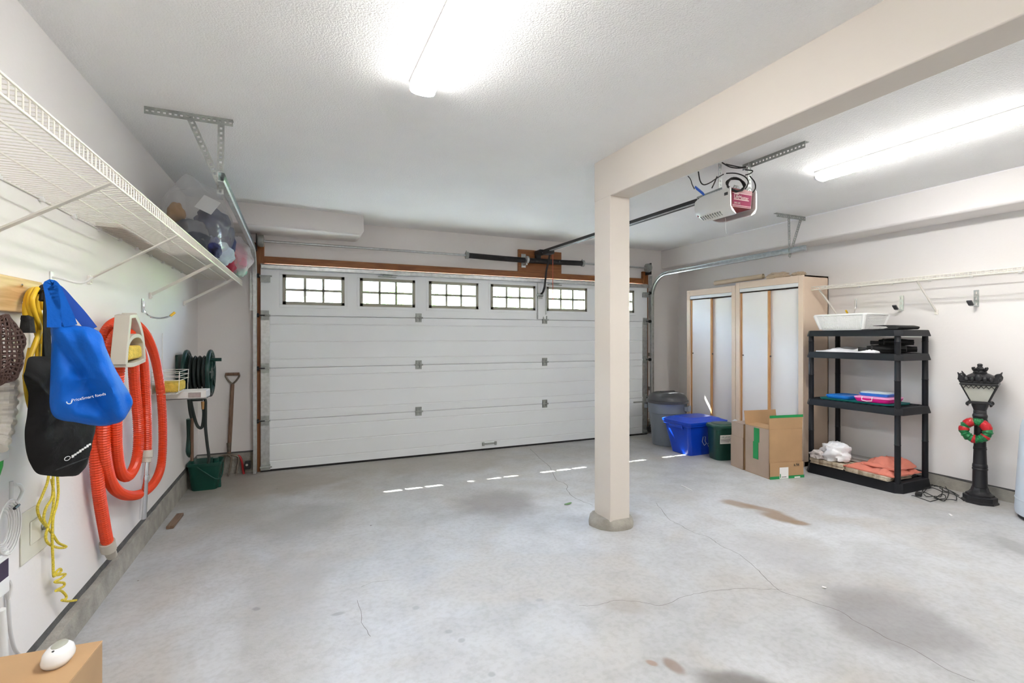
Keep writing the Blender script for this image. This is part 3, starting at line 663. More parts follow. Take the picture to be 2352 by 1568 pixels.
# ================================================================== RIGHT SIDE: CABINETS, BINS, BOXES
def cabinet(y0, y1, zt, label, hw):
    """sliding-door cupboard, doors facing the beam; y0 near, y1 far"""
    xf = 4.77; t = thing('cabinet', label, 'cabinet', (xf+.2,(y0+y1)/2,fz((y0+y1)/2)), 'tan sliding-door cabinets')
    zb = fz(y0)-.01; st = .055
    mb = MB(); mb.box((xf+.02,y0,zb),(RX-.006,y0+.016,zt)).box((xf+.02,y1-.016,zb),(RX-.006,y1,zt)).box((xf+.02,y0,zt-.018),(RX-.006,y1,zt)).box((RX-.02,y0,zb),(RX-.006,y1,zt)).box((xf+.02,y0,zb),(RX-.006,y1,zb+.06))
    obj('carcass', mb, M_tan, t, .002)
    mb = MB(); mb.box((xf,y0,zb),(xf+.02,y0+st,zt)).box((xf,y1-st,zb),(xf+.02,y1,zt)).box((xf,y0+st,zt-.075),(xf+.02,y1-st,zt)).box((xf,y0+st,zb),(xf+.02,y1-st,zb+.05))
    obj('face_frame', mb, M_tan, t, .002)
    obj('sliding_track', MB().box((xf+.004,y0+st,zt-.115),(xf+.05,y1-st,zt-.076)), mat('white enamel track', (.80,.80,.80), .3), t, .002)
    a, b = y0+st, y1-st; md = (a+b)/2
    # far door in front, near door behind it
    for k, (d0, d1, dx) in enumerate(((md-.012, b-.004, .022), (a+.004, md+.03, .052))):
        d = obj('door', MB().box((xf+dx,d0,zb+.055),(xf+dx+.018,d1,zt-.128)), M_panel, t)
        ey = (d1-.018, d1) if k == 0 else (d1-.018, d1)
        obj('edge_strip', MB().box((xf+dx-.004,d1-.020,zb+.055),(xf+dx+.019,d1+.002,zt-.128)), M_edge, d)
        if k == 0: obj('edge_strip', MB().box((xf+dx-.004,d0-.002,zb+.055),(xf+dx+.019,d0+.018,zt-.128)), M_edge, d)
        yy = d1-.03
        obj('finger_hole', MB().cyl((xf+dx-.002,yy,1.16),(xf+dx+.004,yy,1.16),.009,n=12), M_print, d)
    obj('finger_hole', MB().cyl((xf+.020,md-.025,1.16),(xf+.028,md-.025,1.16),.008,n=12), M_print, t)
    return t
cabinet(4.285, 5.075, 1.985, 'tan cabinet unit next to the far corner, narrower of the two', 1)
cabinet(3.43, 4.28, 2.012, 'tan cabinet unit beside the black shelving, wider of the two', 1)
M_kraft = mat('kraft paper', (.62,.50,.36), .8, var=.06)
mb = MB(); P, Q = Vector((4.80,4.62,2.045)), Vector((4.84,3.96,2.06)); mb.tube([P,Q], .028, 16, caps=False); mb.tube([P,Q], .022, 16, caps=False); tag(obj('paper_roll', mb, M_kraft), 'beige paper roll lying along the cabinet tops', 'paper roll')
def crumple(c, r, amp, sc, seed, zmin, m, name, label, cat, n=26, mm=16):
    return tag(obj(name, lump(c, r, amp, sc, seed, n, mm, zmin), m, smooth=60), label, cat)
crumple((4.86,3.80,2.045), (.05,.13,.035), .5, 3, 3, 2.013, M_kraft, 'crumpled_paper', 'crumpled brown paper on the wider cabinet top', 'paper')
crumple((4.87,3.55,2.035), (.04,.07,.025), .6, 4, 5, 2.013, M_kraft, 'paper_scrap', 'small torn paper scrap at the end of the cabinet top', 'paper')

# grey trash can with a charcoal lid
cx, cy = 4.335, 4.955; zb = fz(cy)
t = thing('trash_can', 'round grey plastic trash can with a domed dark lid', 'trash can', (cx,cy,zb))
can = [(.165,0),(.183,.004),(.186,.03),(.222,.40),(.224,.405),(.236,.41),(.238,.52),(.246,.53),(.244,.545),(.230,.545),(.225,.42),(.17,.03),(.165,.02)]
obj('body', MB().lathe(can, (cx,cy,zb), 40, caps=True), M_greybin, t, smooth=50)
lid = [(.232,.530),(.256,.532),(.258,.560),(.246,.566),(.236,.600),(.205,.640),(.15,.660),(.06,.668),(.001,.669)]
lo_ = obj('lid', MB().lathe(lid, (cx,cy,zb), 40), M_darklid, t, smooth=40)
mb = MB(); mb.box((cx-.11,cy-.02,zb+.655),(cx+.11,cy+.02,zb+.675)); obj('lid_grip', mb, M_darklid, lo_, .006)
for a in (math.radians(-60), math.radians(120)):
    d = Vector((math.cos(a), math.sin(a), 0)); s = Vector((-d.y, d.x, 0)); c0 = Vector((cx,cy,zb+.47))
    mb = MB()
    for k in (-1, 1): mb.bar(c0 + d*.235 + s*k*.065, c0 + d*.275 + s*k*.055, .016, .055)
    mb.bar(c0 + d*.275 - s*.06, c0 + d*.275 + s*.06, .014, .065); obj('handle', mb, M_greybin, t, .004)

def rrect(x0, x1, y0, y1, r, z, n=5):
    out = []
    for qx, qy, a0 in ((x1-r,y1-r,0),(x0+r,y1-r,PI/2),(x0+r,y0+r,PI),(x1-r,y0+r,3*PI/2)):
        for k in range(n+1): a = a0+PI/2*k/n; out.append(Vector((qx+r*math.cos(a), qy+r*math.sin(a), z)))
    return out
# blue recycling box
t = thing('recycling_bin', 'bright blue lidded recycling bin between the trash can and the green bin', 'recycling bin', (4.28,4.45,fz(4.45)))
zb = fz(4.29)
R = [rrect(4.085,4.47,4.295,4.60,.035,zb), rrect(4.02,4.53,4.245,4.655,.04,zb+.33), rrect(4.005,4.545,4.23,4.67,.04,zb+.335), rrect(4.005,4.545,4.23,4.67,.04,zb+.365), rrect(4.03,4.52,4.255,4.645,.035,zb+.365), rrect(4.10,4.46,4.31,4.59,.03,zb+.02)]
obj('tub', MB().loft(R), M_bluebin, t, smooth=45)
R = [rrect(3.995,4.60,4.22,4.68,.045,zb+.362), rrect(3.992,4.603,4.217,4.683,.045,zb+.385), rrect(4.03,4.55,4.255,4.645,.05,zb+.400), rrect(4.05,4.53,4.275,4.625,.05,zb+.412), rrect(4.09,4.49,4.31,4.59,.05,zb+.416), rrect(4.10,4.48,4.32,4.58,.05,zb+.424), rrect(4.14,4.44,4.36,4.54,.05,zb+.425)]
obj('lid', MB().loft(R), M_bluebin, t, smooth=30)
mb = MB(); mb.bar((3.998,4.33,zb+.33),(3.998,4.53,zb+.33),.018,.03).bar((4.005,4.33,zb+.30),(4.005,4.34,zb+.33),.02,.02); obj('handle', mb, M_bluebin, t, .004)
# recycling arrows on the near side, outlined in white
rc = Vector((4.315,4.262,zb+.175)); nrm = Vector((0,-1,.16)).normalized(); rx = Vector((1,0,0)); ru = nrm.cross(rx)*-1
ru = Vector((0,.155,1)).normalized(); mb = MB()
for k in range(3):
    a0 = PI/2 + k*2*PI/3; d = rx*math.cos(a0) + ru*math.sin(a0); s = rx*math.cos(a0-PI/2) + ru*math.sin(a0-PI/2)
    pts = [rc + d*.085 - s*.020, rc + d*.085 + s*.030, rc + d*.035 + s*.070, rc + d*.010 + s*.045, rc + d*.045 + s*.012, rc + d*.045 - s*.020]
    mb.tube([p + nrm*.004 for p in pts], .0022, 5, closed=True)
obj('recycling_symbol', mb, M_wprint, t)
# green organics bin
cx, cy = 4.325, 4.065; zb = fz(4.06); ang = math.radians(-14)
t = thing('organics_bin', 'dark green organics bin with a white sticker', 'compost bin', (cx,cy,zb))
def rr2(w, d, r, z): return rrect(cx-w/2, cx+w/2, cy-d/2, cy+d/2, r, z, 6)
obj('tub', MB().loft([rr2(.225,.20,.06,zb), rr2(.235,.21,.06,zb+.02), rr2(.265,.235,.07,zb+.33), rr2(.275,.245,.07,zb+.335), rr2(.275,.245,.07,zb+.36)]).rot(ang,(cx,cy,0)), M_orgbin, t, smooth=50)
obj('lid', MB().loft([rr2(.295,.265,.08,zb+.352), rr2(.297,.267,.08,zb+.372), rr2(.285,.255,.08,zb+.382), rr2(.22,.19,.07,zb+.388), rr2(.21,.18,.07,zb+.396), rr2(.05,.05,.02,zb+.398)]).rot(ang,(cx,cy,0)), M_orgbin, t, smooth=35)
R2 = Matrix.Rotation(ang, 3, 'Z'); r_ = R2 @ Vector((1,0,0)); n_ = R2 @ Vector((0,-1,0)); u_ = (Vector((0,0,1)) + n_*.045).normalized()
sc0 = Vector((cx,cy,zb+.235)) + n_*.1225 - r_*.018
mb = MB(); mb.obox(sc0, r_*.082, u_*.047, n_*.0012); stk = obj('sticker', mb, M_paper, t)
text('ORGANICS', .026, sc0 - r_*.076 + u_*.018 + n_*.002, r_, u_, M_gprint, stk)
for k, w in enumerate((.13,.115,.125,.10)):
    mb = MB(); mb.obox(sc0 - r_*(.076-w/2) + u_*(.006-.011*k) + n_*.0016, r_*w/2, u_*.002, n_*.0006); obj('print_line', mb, M_print, stk)
mb = MB(); mb.prism([sc0 + r_*.058 - u_*.040 + n_*.0016, sc0 + r_*.078 - u_*.040 + n_*.0016, sc0 + r_*.070 - u_*.022 + n_*.0016], n_*.0006); obj('emblem', mb, M_gprint, stk)
mb = MB(); mb.tube(catmull([Vector((4.42,4.02,zb+.40)), Vector((4.44,4.0,zb+.425)), Vector((4.46,3.99,zb+.42)), Vector((4.45,3.985,zb+.40))], 5), .008, 8); obj('lid_latch', mb, M_lgrey, t)

# open cardboard box and the box behind it
def carton(A, wv, sv, h, nm, label, flaps, m1, m2):
    A = Vector(A); w, s = Vector(wv), Vector(sv); up = Vector((0,0,h)); th = .006
    t = thing(nm, label, 'cardboard box', A + (w+s)/2)
    wn, sn = w.normalized(), s.normalized()
    def pan(p, d, hv, n, m, nm='side_panel'): mb = MB(); mb.hexa([p, p+d, p+d+n, p+n, p+hv, p+d+hv, p+d+n+hv, p+n+hv]); return obj(nm, mb, m, t, .0015)
    pw = pan(A, w, up, sn*th, m2); ps = pan(A, s, up, wn*th, m1); pan(A+s-sn*th, w, up, sn*th, m2); pan(A+w-wn*th, s, up, wn*th, m1)
    mb = MB(); mb.hexa([A, A+s, A+s+w, A+w, A+Vector((0,0,th)), A+s+Vector((0,0,th)), A+s+w+Vector((0,0,th)), A+w+Vector((0,0,th))]); obj('base', mb, m1, t)
    return t, pan, A, w, s, wn, sn
t, pan, A, w, s, wn, sn = carton((4.051,3.251,fz(3.25)), (.058,.319,-.004), (.353,-.076,.002), .462, 'cardboard_box', 'open tan cardboard box with green tape on its flap', 1, M_card, M_cardg)
H = Vector((0,0,.462))
nS = (-wn); nW = (-sn)
f1 = pan(A+H, s, Vector((0,0,.132)) + nS*.006, wn*.006, M_card, 'flap')
f2 = pan(A+H+w-wn*.006, s, Vector((0,0,.135)) + wn*.02, wn*.006, M_card, 'flap')
mb = MB(); p = A+H; q = p+w; i0 = s*.36 + Vector((0,0,.012)); mb.hexa([p, q, q+i0, p+i0, p+Vector((0,0,.005)), q+Vector((0,0,.005)), q+i0+Vector((0,0,.005)), p+i0+Vector((0,0,.005))]); obj('flap', mb, M_card, t)
lowf = pan(A+nS*.010, s, Vector((0,0,.152)) - nS*.004, nS*.005, M_card, 'lower_flap')
def patch(parent, o, r, u, n, w_, h_, m, nm='tape'): mb = MB(); mb.obox(o + n*.001, r*w_/2, u*h_/2, n*.0006); return obj(nm, mb, m, parent)
Z = Vector((0,0,1))
patch(t, A+H+s*.5+Vector((0,0,.121))+nS*.0065, sn, Z, nS, s.length, .024, M_tape)
patch(t, A+s*.5+Vector((0,0,.013))+nS*.0155, sn, Z, nS, s.length+.01, .026, M_tape)
patch(t, A+w*.50+Vector((0,0,.385))+nW*.001, wn, Z, nW, .072, .135, M_tape)
patch(t, A+w*.54+Vector((0,0,.235))+nW*.001, wn, Z, nW, .070, .165, M_tape)
lb = patch(t, A+s*.40+Vector((0,0,.055))+nS*.0165, sn, Z, nS, .095, .105, M_paper, 'shipping_label')
patch(lb, A+s*.40+Vector((0,0,.018))+nS*.0175, sn, Z, nS, .05, .005, M_print, 'print_line'); patch(lb, A+s*.29+Vector((0,0,.030))+nS*.0175, sn, Z, nS, .008, .035, M_tape, 'print_line')
patch(t, A+s*.80+Vector((0,0,.008))+nS*.0170, sn, Z, nS, .06, .012, M_paper, 'paper_sticker')
text('h.94', .034, A+s*.70+Vector((0,0,.112))+nS*.0165, sn, Z, M_print, t, 'handwriting')
t, pan, A, w, s, wn, sn = carton((4.122,3.60,fz(3.6)), (.048,.195,-.003), (.33,-.07,.002), .455, 'cardboard_box', 'closed greyish cardboard box between the green bin and the open box', 0, M_card, M_cardg)
H = Vector((0,0,.455)); mb = MB(); p = A+H; mb.hexa([p, p+s, p+s+w, p+w, p+Vector((0,0,.005)), p+s+Vector((0,0,.005)), p+s+w+Vector((0,0,.005)), p+w+Vector((0,0,.005))]); obj('flap', mb, M_cardg, t)
nW = -sn; patch(t, A+w*.35+Vector((0,0,.045))+nW*.001, wn, Z, nW, .055, .07, M_tape)
pan(A+nW*.004, w, Vector((0,0,.32)), nW*.004, M_cardg, 'lower_flap')

# ------------------------------------------------------------------ black plastic shelving unit
UX0, UX1, UY0, UY1 = 4.625, 5.095, 2.47, 3.30
t = thing('shelving_unit', 'black plastic four-tier shelving unit against the wall', 'shelf', (4.86,2.88,fz(2.88)))
LV = [(.142,.095),(.772,.062),(1.229,.058),(1.434,.055)]
slat_me = None
for zt, th in LV:
    o_, i_ = .012, .040
    def oct_(e, z): 
        c = .045; x0, x1, y0, y1 = UX0-e, UX1+e, UY0-e, UY1+e
        return [Vector(p) for p in ((x0+c,y0,z),(x1-c,y0,z),(x1,y0+c,z),(x1,y1-c,z),(x1-c,y1,z),(x0+c,y1,z),(x0,y1-c,z),(x0,y0+c,z))]
    sh = obj('shelf_tray', MB().loft([oct_(-.03,zt-.02), oct_(-.012,zt-th+.004), oct_(.010,zt-th), oct_(.010,zt-th+.008), oct_(0,zt-.004), oct_(-.004,zt), oct_(-.03,zt), oct_(-.03,zt-.02)], caps=False), M_blackp, t, smooth=25)
    for k in range(14):
        y = UY0+.055+k*.0555
        if slat_me is None:
            sl_ = obj('slat', MB().box((-.215,-.016,-.012),(.215,.016,0)), M_blackp, sh, local=True); slat_me = sl_; sl_.location = Vector((4.86,y,zt-.004)) - world_loc(sh)
        else: copy_to(slat_me, Vector((4.86,y,zt-.004)) - world_loc(sh), sh)
for x in (UX0+.034, UX1-.034):
    for y in (UY0+.034, UY1-.034):
        zs = [fz(y)+.02] + [v for zt, th in LV for v in (zt,)] + []
        for (za, _), (zb_, thb) in zip(LV, LV[1:]):
            pr = [(.023,za-.01),(.023,(za+zb_)/2-.004),(.0255,(za+zb_)/2),(.023,(za+zb_)/2+.004),(.022,zb_-thb+.02)]
            obj('post', MB().lathe([(r, z) for r, z in pr], (x,y,0), 14), M_blackp, t, smooth=50)
obj('base_skirt', MB().loft([oct_(.012,fz(2.9)-.006), oct_(.012,fz(2.9)+.006), oct_(.0,.10), oct_(-.03,.10), oct_(-.03,fz(2.9))], caps=False), M_blackp, t, smooth=25)

# things on the shelving: white basket
BX0, BX1, BY0, BY1, bz, bh = 4.665, 4.955, 2.785, 3.18, 1.436, .150
t = thing('basket', 'white plastic basket with a lattice side on the top tier', 'basket', (4.81,2.98,bz))
def bq(e, z): return rrect(BX0-e, BX1+e, BY0-e, BY1+e, .03, z, 4)
obj('base', MB().loft([bq(-.002,bz), bq(0,bz+.02), bq(-.006,bz+.02)]), M_white, t)
obj('rim', MB().loft([bq(.034,bz+bh-.016), bq(.044,bz+bh-.012), bq(.044,bz+bh), bq(.034,bz+bh+.002), bq(.034,bz+bh-.016)], caps=False), M_white, t, smooth=40)
mb = MB()
for ca, cb in (((BX0,BY0),(BX1,BY0)),((BX1,BY0),(BX1,BY1)),((BX1,BY1),(BX0,BY1)),((BX0,BY1),(BX0,BY0))):
    a, b = Vector((*ca,0)), Vector((*cb,0)); L_ = (b-a).length; d = (b-a).normalized(); n = Vector((d.y,-d.x,0)); k = int(L_/.0145)
    for i in range(k+1):
        p = a + d*(L_*i/k); wdt = .016 if i in (0, 1, k-1, k) else .0075
        mb.bar(p + Vector((0,0,bz+.01)), p + n*.036 + Vector((0,0,bz+bh-.008)) + (d*(-.03 if i == 0 else .03 if i == k else 0)*0), wdt, .004, n)
    for j in range(1, 9): 
        f = j/9; mb.bar(a + n*.036*f + Vector((0,0,bz+.018+(bh-.03)*f)), b + n*.036*f + Vector((0,0,bz+.018+(bh-.03)*f)), .004, .006)
for x, y, sx, sy in ((BX0,BY0,-1,-1),(BX1,BY0,1,-1),(BX1,BY1,1,1),(BX0,BY1,-1,1)): mb.tube([(x-sx*.006,y-sy*.006,bz+.01),(x+sx*.028,y+sy*.028,bz+bh-.006)], [.016,.020], 8)
obj('lattice', mb, M_white, t)
# folded rubber mat
def folded(y0, y1, x0, x1, z, h): 
    R = []
    for k in range(9):
        y = y0+(y1-y0)*k/8
        pf = [(x0,0),(x0+.02,h*.2),((x0+x1)/2,h*.25)]
    return R
mb = MB(); prf = [(2.50,.030),(2.497,.018),(2.51,.004),(2.60,.001),(2.70,.001),(2.80,.002),(2.80,.006),(2.70,.006),(2.62,.010),(2.585,.018),(2.60,.030),(2.65,.034),(2.70,.036),(2.71,.040),(2.62,.044),(2.54,.042)]
mb.prism([(4.67,y,1.436+z*.9) for y, z in prf], (.30,0,0)); tag(obj('rubber_mat', mb, M_rubber, None, .002, smooth=50), 'folded black rubber mat beside the basket', 'mat')
# white sheet and umbrellas on the second tier
def drape(x0, x1, y0, y1, z, amp, seed, thick=.006, nu=22, nv=30, base=0.0):
    mb = MB()
    def f(u, v, lift):
        x = x0+(x1-x0)*u; y = y0+(y1-y0)*v; e = min(u, v, 1-u, 1-v)
        h = base*min(1, e*6) + amp*abs(nz((x*4+seed, y*3, 0), 1.6)) + amp*.4*abs(nz((x*7, y*10+seed, 2), 1.5))
        x += .02*nz((y*5, seed, 1), 2); y += .02*nz((x*6, seed, 4), 2)
        return (x, y, z + h*min(1, .25+e*5) + lift)
    mb.grid(lambda u, v: f(u, v, thick), nu, nv); n1 = len(mb.v)
    mb.grid(lambda u, v: (*f(u, v, 0)[:2], z + .0005), nu, nv)
    per = [i for i in range(nu+1)] + [j*(nu+1)+nu for j in range(1, nv+1)] + [nv*(nu+1)+i for i in range(nu-1, -1, -1)] + [j*(nu+1) for j in range(nv-1, 0, -1)]
    for a, b in zip(per, per[1:]+per[:1]): mb.f.append([a, b, b+n1, a+n1]); mb.mi.append(0)
    return mb
tag(obj('cloth_sheet', drape(4.64,4.96,2.66,3.20,1.231,.05,1.0,base=.012), mat('grey white sheet', (.72,.71,.73), .8, var=.08, scale=8), smooth=70), 'rumpled white sheet lying on the second tier', 'cloth')
def umbrella(p, q, r, label, tip):
    p, q = Vector(p), Vector(q); d = q-p
    t = thing('folded_umbrella', label, 'umbrella', (p+q)/2, 'folded black umbrellas')
    mb = MB(); R = []; u = d.normalized(); s = u.cross(Z).normalized(); w_ = s.cross(u)
    for k in range(9):
        f = k/8; rr_ = r*(.75+.35*math.sin(PI*min(1, f*1.1))); q_ = []
        for j in range(24):
            a = 2*PI*j/24; k2 = rr_*(1+.13*math.sin(a*6+f*2)); q_.append(p + d*(f*.86+.14) + (s*math.cos(a)+w_*math.sin(a))*k2)
        R.append(q_)
    mb.loft(R); obj('canopy', mb, M_blackc, t, smooth=60)
    obj('handle', MB().tube([p - u*.02, p + d*.15], [.017,.014], 12), M_rubber, t)
    obj('strap', MB().tube([p + d*.24, p + d*.28], r*1.12, 16), M_rubber, t)
umbrella((4.66,2.80,1.264), (4.78,2.50,1.270), .033, 'folded black umbrella lying lowest on the second tier', 0)
umbrella((4.76,2.74,1.262), (4.93,2.50,1.266), .031, 'folded black umbrella lying behind the other umbrellas', 0)
umbrella((4.70,2.72,1.322), (4.88,2.50,1.326), .031, 'folded black umbrella lying on top of the other umbrellas', 0)
# trays and cases on the third tier
def slab(x0, x1, y0, y1, z, h, r, e, m, name, label, cat, ang=0.0):
    c = ((x0+x1)/2, (y0+y1)/2, z); mb = MB(); mb.loft([rrect(x0+e,x1-e,y0+e,y1-e,r,z), rrect(x0,x1,y0,y1,r,z+h*.6), rrect(x0,x1,y0,y1,r,z+h), rrect(x0+.008,x1-.008,y0+.008,y1-.008,r,z+h), rrect(x0+.014,x1-.014,y0+.014,y1-.014,r,z+h*.8)]).rot(ang, c)
    return tag(obj(name, mb, m, smooth=40), label, cat)
slab(4.66,4.98,2.565,3.19,.774,.016,.03,.008, M_teal, 'teal_tray', 'flat teal plastic tray under the pink case', 'tray', .03)
slab(4.68,4.96,2.93,3.145,.790,.030,.03,.01, M_bluet, 'blue_tray', 'shallow bright blue tray beside the pink case', 'tray')
t = thing('carry_case', 'hot pink carry case with a light pink lid and clasp', 'case', (4.80,2.73,.791))
ca = (4.80,2.73,.791); an = .10
obj('body', MB().loft([rrect(4.685,4.935,2.61,2.865,.03,.791), rrect(4.672,4.948,2.597,2.878,.03,.818), rrect(4.672,4.948,2.597,2.878,.03,.824)]).rot(an,ca), M_pink, t, .002)
obj('lid', MB().loft([rrect(4.668,4.952,2.593,2.882,.03,.8245), rrect(4.668,4.952,2.593,2.882,.03,.834), rrect(4.69,4.93,2.615,2.86,.03,.842)]).rot(an,ca), M_lpink, t, .002)
cl = MB(); cl.tube([(4.664,2.80,.836),(4.656,2.80,.832),(4.652,2.80,.808),(4.652,2.76,.802),(4.652,2.72,.808),(4.656,2.72,.832),(4.664,2.72,.836)], .0035, 6).rot(an,ca); obj('clasp', cl, M_wprint, t)
t = thing('lunch_box', 'small blue box with a grey lid on the pink case', 'box', (4.80,2.75,.843))
obj('body', MB().loft([rrect(4.715,4.90,2.63,2.85,.025,.843), rrect(4.705,4.91,2.62,2.86,.025,.866)]).rot(.12,ca), M_bluet, t, .002)
obj('lid', MB().loft([rrect(4.715,4.90,2.63,2.85,.025,.8665), rrect(4.715,4.90,2.63,2.85,.025,.876), rrect(4.74,4.88,2.65,2.83,.025,.882)]).rot(.12,ca), M_lgrey, t, .002)
# bottom tier
M_slab = wood('stained paper edges', (.26,.19,.12), (.66,.58,.46), 2, .85, .8)
M_top = mat('pale board top', (.60,.55,.50), .8, var=.1)
def stack(x0, x1, y0, y1, z, n, m, label, ang):
    t = thing('newspaper_stack', label, 'newspapers', ((x0+x1)/2,(y0+y1)/2,z)); c = ((x0+x1)/2,(y0+y1)/2,z)
    for k in range(n):
        j = random.uniform(-.006,.006); mb = MB(); mb.box((x0+j,y0-j,z+k*.0085),(x1+j,y1-j,z+k*.0085+.008)); mb.rot(ang+random.uniform(-.01,.01), c); obj('sheet', mb, m, t, .0015)
stack(4.615,4.93,2.93,3.245,.145,6, M_slab, 'stack of stained papers under the white plastic bag', .02)
stack(4.600,4.92,2.535,2.90,.145,4, M_slab, 'stack of stained papers under the coral cloth', -.05)
mb = MB(); mb.box((4.80,2.83,.205),(5.06,3.13,.225)).box((4.80,2.83,.190),(4.806,3.13,.225)).box((4.80,2.83,.190),(5.06,2.836,.225)); mb.tilt('Y', .10, (4.93,2.98,.2)); tag(obj('box_lid', mb, mat('grey card', (.42,.40,.38), .8), None, .001), 'grey cardboard lid leaning behind the white plastic bag', 'box lid')
M_pbag = mat('white plastic bag film', (.80,.80,.82), .35, var=.06, scale=10, bump=.5, bscale=25)
def crinkle(c, r, seed, zmin, amp=.42):
    mb = lump(c, r, amp, 2.2, seed, 40, 26, zmin)
    cc_ = Vector(c)
    for i, p in enumerate(mb.v):
        q = (p-cc_); k = 1 + .16*abs(nz(p*1.0, 21)) - .12*abs(nz(p + Vector((3,0,0)), 33)); p2 = cc_ + q*k
        p2.z = max(p2.z, zmin); mb.v[i] = p2
    return mb
tag(obj('plastic_bag', crinkle((4.72,3.06,.265), (.115,.125,.105), 4, .198), M_pbag, smooth=50), 'crumpled white plastic bag on the papers of the lowest tier', 'plastic bag')
tag(obj('plastic_bag', crinkle((4.66,3.19,.222), (.065,.075,.055), 9, .199), mat('printed bag film', (.55,.50,.48), .5, var=.45, scale=22), smooth=50), 'smaller crumpled printed bag at the shelving post', 'plastic bag')
tag(obj('cloth', drape(4.625,5.04,2.515,2.93,.181,.085,5.5,base=.012,nu=36,nv=40), M_coral, smooth=60), 'folded coral cloth draped over the papers', 'cloth')
tag(obj('cloth', drape(4.70,5.0,2.54,2.80,.222,.09,8.5,base=.008,nu=30,nv=30), M_coral, smooth=60), 'second layer of coral cloth heaped near the shelving post', 'cloth')

# ------------------------------------------------------------------ wall wire shelf on the right, hooks
def wire_shelf(name, label, loc, rotz, depth, y0, y1, zt, drop, rails, sgn, pitch, braces, group):
    """local frame: x = distance from the wall times sgn, y along the wall, z up"""
    t = thing(name, label, 'wire shelf', loc, group, rotz); r = .0030
    obj('front_rail', MB().cyl((sgn*depth,y0,zt),(sgn*depth,y1,zt),.0036,n=8), M_wire, t, local=True)
    obj('front_rail', MB().cyl((sgn*depth,y0,zt-drop),(sgn*depth,y1,zt-drop),.0042,n=8), M_wire, t, local=True)
    for f in rails: obj('long_wire', MB().cyl((sgn*depth*f,y0,zt-.006),(sgn*depth*f,y1,zt-.006),.0034,n=8), M_wire, t, local=True)
    src = obj('cross_wire', MB().tube([(sgn*.004,0,zt),(sgn*(depth-.006),0,zt),(sgn*depth,0,zt-.006),(sgn*depth,0,zt-drop)], .0021, 5), M_wire, t, local=True)
    n = int((y1-y0)/pitch); src.location = (0, y0, 0)
    for k in range(1, n+1): copy_to(src, (0, y0 + (y1-y0)*k/n, 0), t)
    for yf, yw, dz in braces:
        mb = MB(); mb.bar((sgn*(depth-.01),yf,zt-drop+.004),(sgn*.012,yw,zt-dz),.020,.006,(0,1,0) if abs(yf-yw) < .05 else (0,0,1)); b = obj('brace', mb, M_wire, t, local=True)
        mb = MB(); mb.box((0 if sgn > 0 else -.012,yw-.012,zt-dz-.03),(.012 if sgn > 0 else 0,yw+.012,zt-dz+.012)).cyl((sgn*.012,yw,zt-dz-.018),(sgn*.017,yw,zt-dz-.018),.006,n=8); obj('wall_plate', mb, M_wire, b, local=True)
    y = y0+.12
    src = obj('wall_clip', MB().box((0 if sgn > 0 else -.016,-.010,zt-.016),(.016 if sgn > 0 else 0,.010,zt+.010)), M_white, t, local=True); src.location = (0, y, 0)
    while y + .30 < y1: y += .30; copy_to(src, (0, y, 0), t)
    return t
wire_shelf('wire_shelf', 'short white wire shelf on the wall above the shelving unit', (RX,0,0), 0, .315, .30, 3.40, 1.885, .030, (.5,.02), -1, .0262, ((3.33,3.32,.30),(2.47,2.47,.285),(1.55,1.55,.285)), 'white wire wall shelves')
def flat_hook(px, label):
    p = atX(px[0], px[1], RX); y, zt = p.y, p.z; zb_ = atX(px[0], px[2], RX).z
    t = thing('utility_hook', label, 'hook', (RX,y,zb_), 'flat steel wall hooks')
    obj('back_plate', perforated(MB(), (RX-.004,y,zb_), (RX-.004,y,zt), .034, .004, (1,0,0), .035, .010), M_galv, t)
    mb = MB(); mb.bar((RX-.006,y,zb_+.006),(RX-.075,y,zb_+.004),.026,.005).bar((RX-.075,y,zb_+.003),(RX-.105,y,zb_+.035),.026,.005); obj('arm', mb, M_galv, t)
    mb = MB(); mb.bar((RX-.080,y,zb_+.010),(RX-.118,y,zb_+.046),.036,.012); obj('rubber_tip', mb, M_darklid, t, .003)
flat_hook((2071,679,713), 'flat steel hook on the wall nearer the basket')
flat_hook((2243,666,704), 'flat steel hook on the wall above the lamp post')
def j_hook(p, out, span, label, up=.10):
    """round steel hook: a wall stem, a U swinging out along 'span' and away from the wall along 'out'"""
    p = Vector(p); out = Vector(out).normalized(); span = Vector(span)
    t = thing('storage_hook', label, 'hook', p, 'round steel storage hooks')
    pts = [p + Z*up + out*.008, p + Z*.02 + out*.008, p - Z*.02 + out*.02, p - Z*.045 + out*.05, p - Z*.05 + out*.09 + span*.5, p - Z*.035 + out*.13 + span, p - Z*.015 + out*.15 + span*1.15]
    q = catmull(pts, 6); obj('rod', MB().tube(q, .0055, 8), M_chrome, t)
    obj('yellow_tip', MB().tube([q[-6], q[-1] + (q[-1]-q[-3]).normalized()*.012], .0085, 8), M_yellow, t, label='yellow rubber tip')
    mb = MB(); mb.obox(p + Z*(up-.03) + out*.004, Vector((0,.010,0)), Z*.045, out*.003); obj('back_plate', mb, M_galv, t, .002)
pk = atX(1966, 712, RX); j_hook((RX,pk.y,pk.z), (-1,0,0), (0,.0,0), 'round steel hook with a yellow tip behind the white basket', .10)

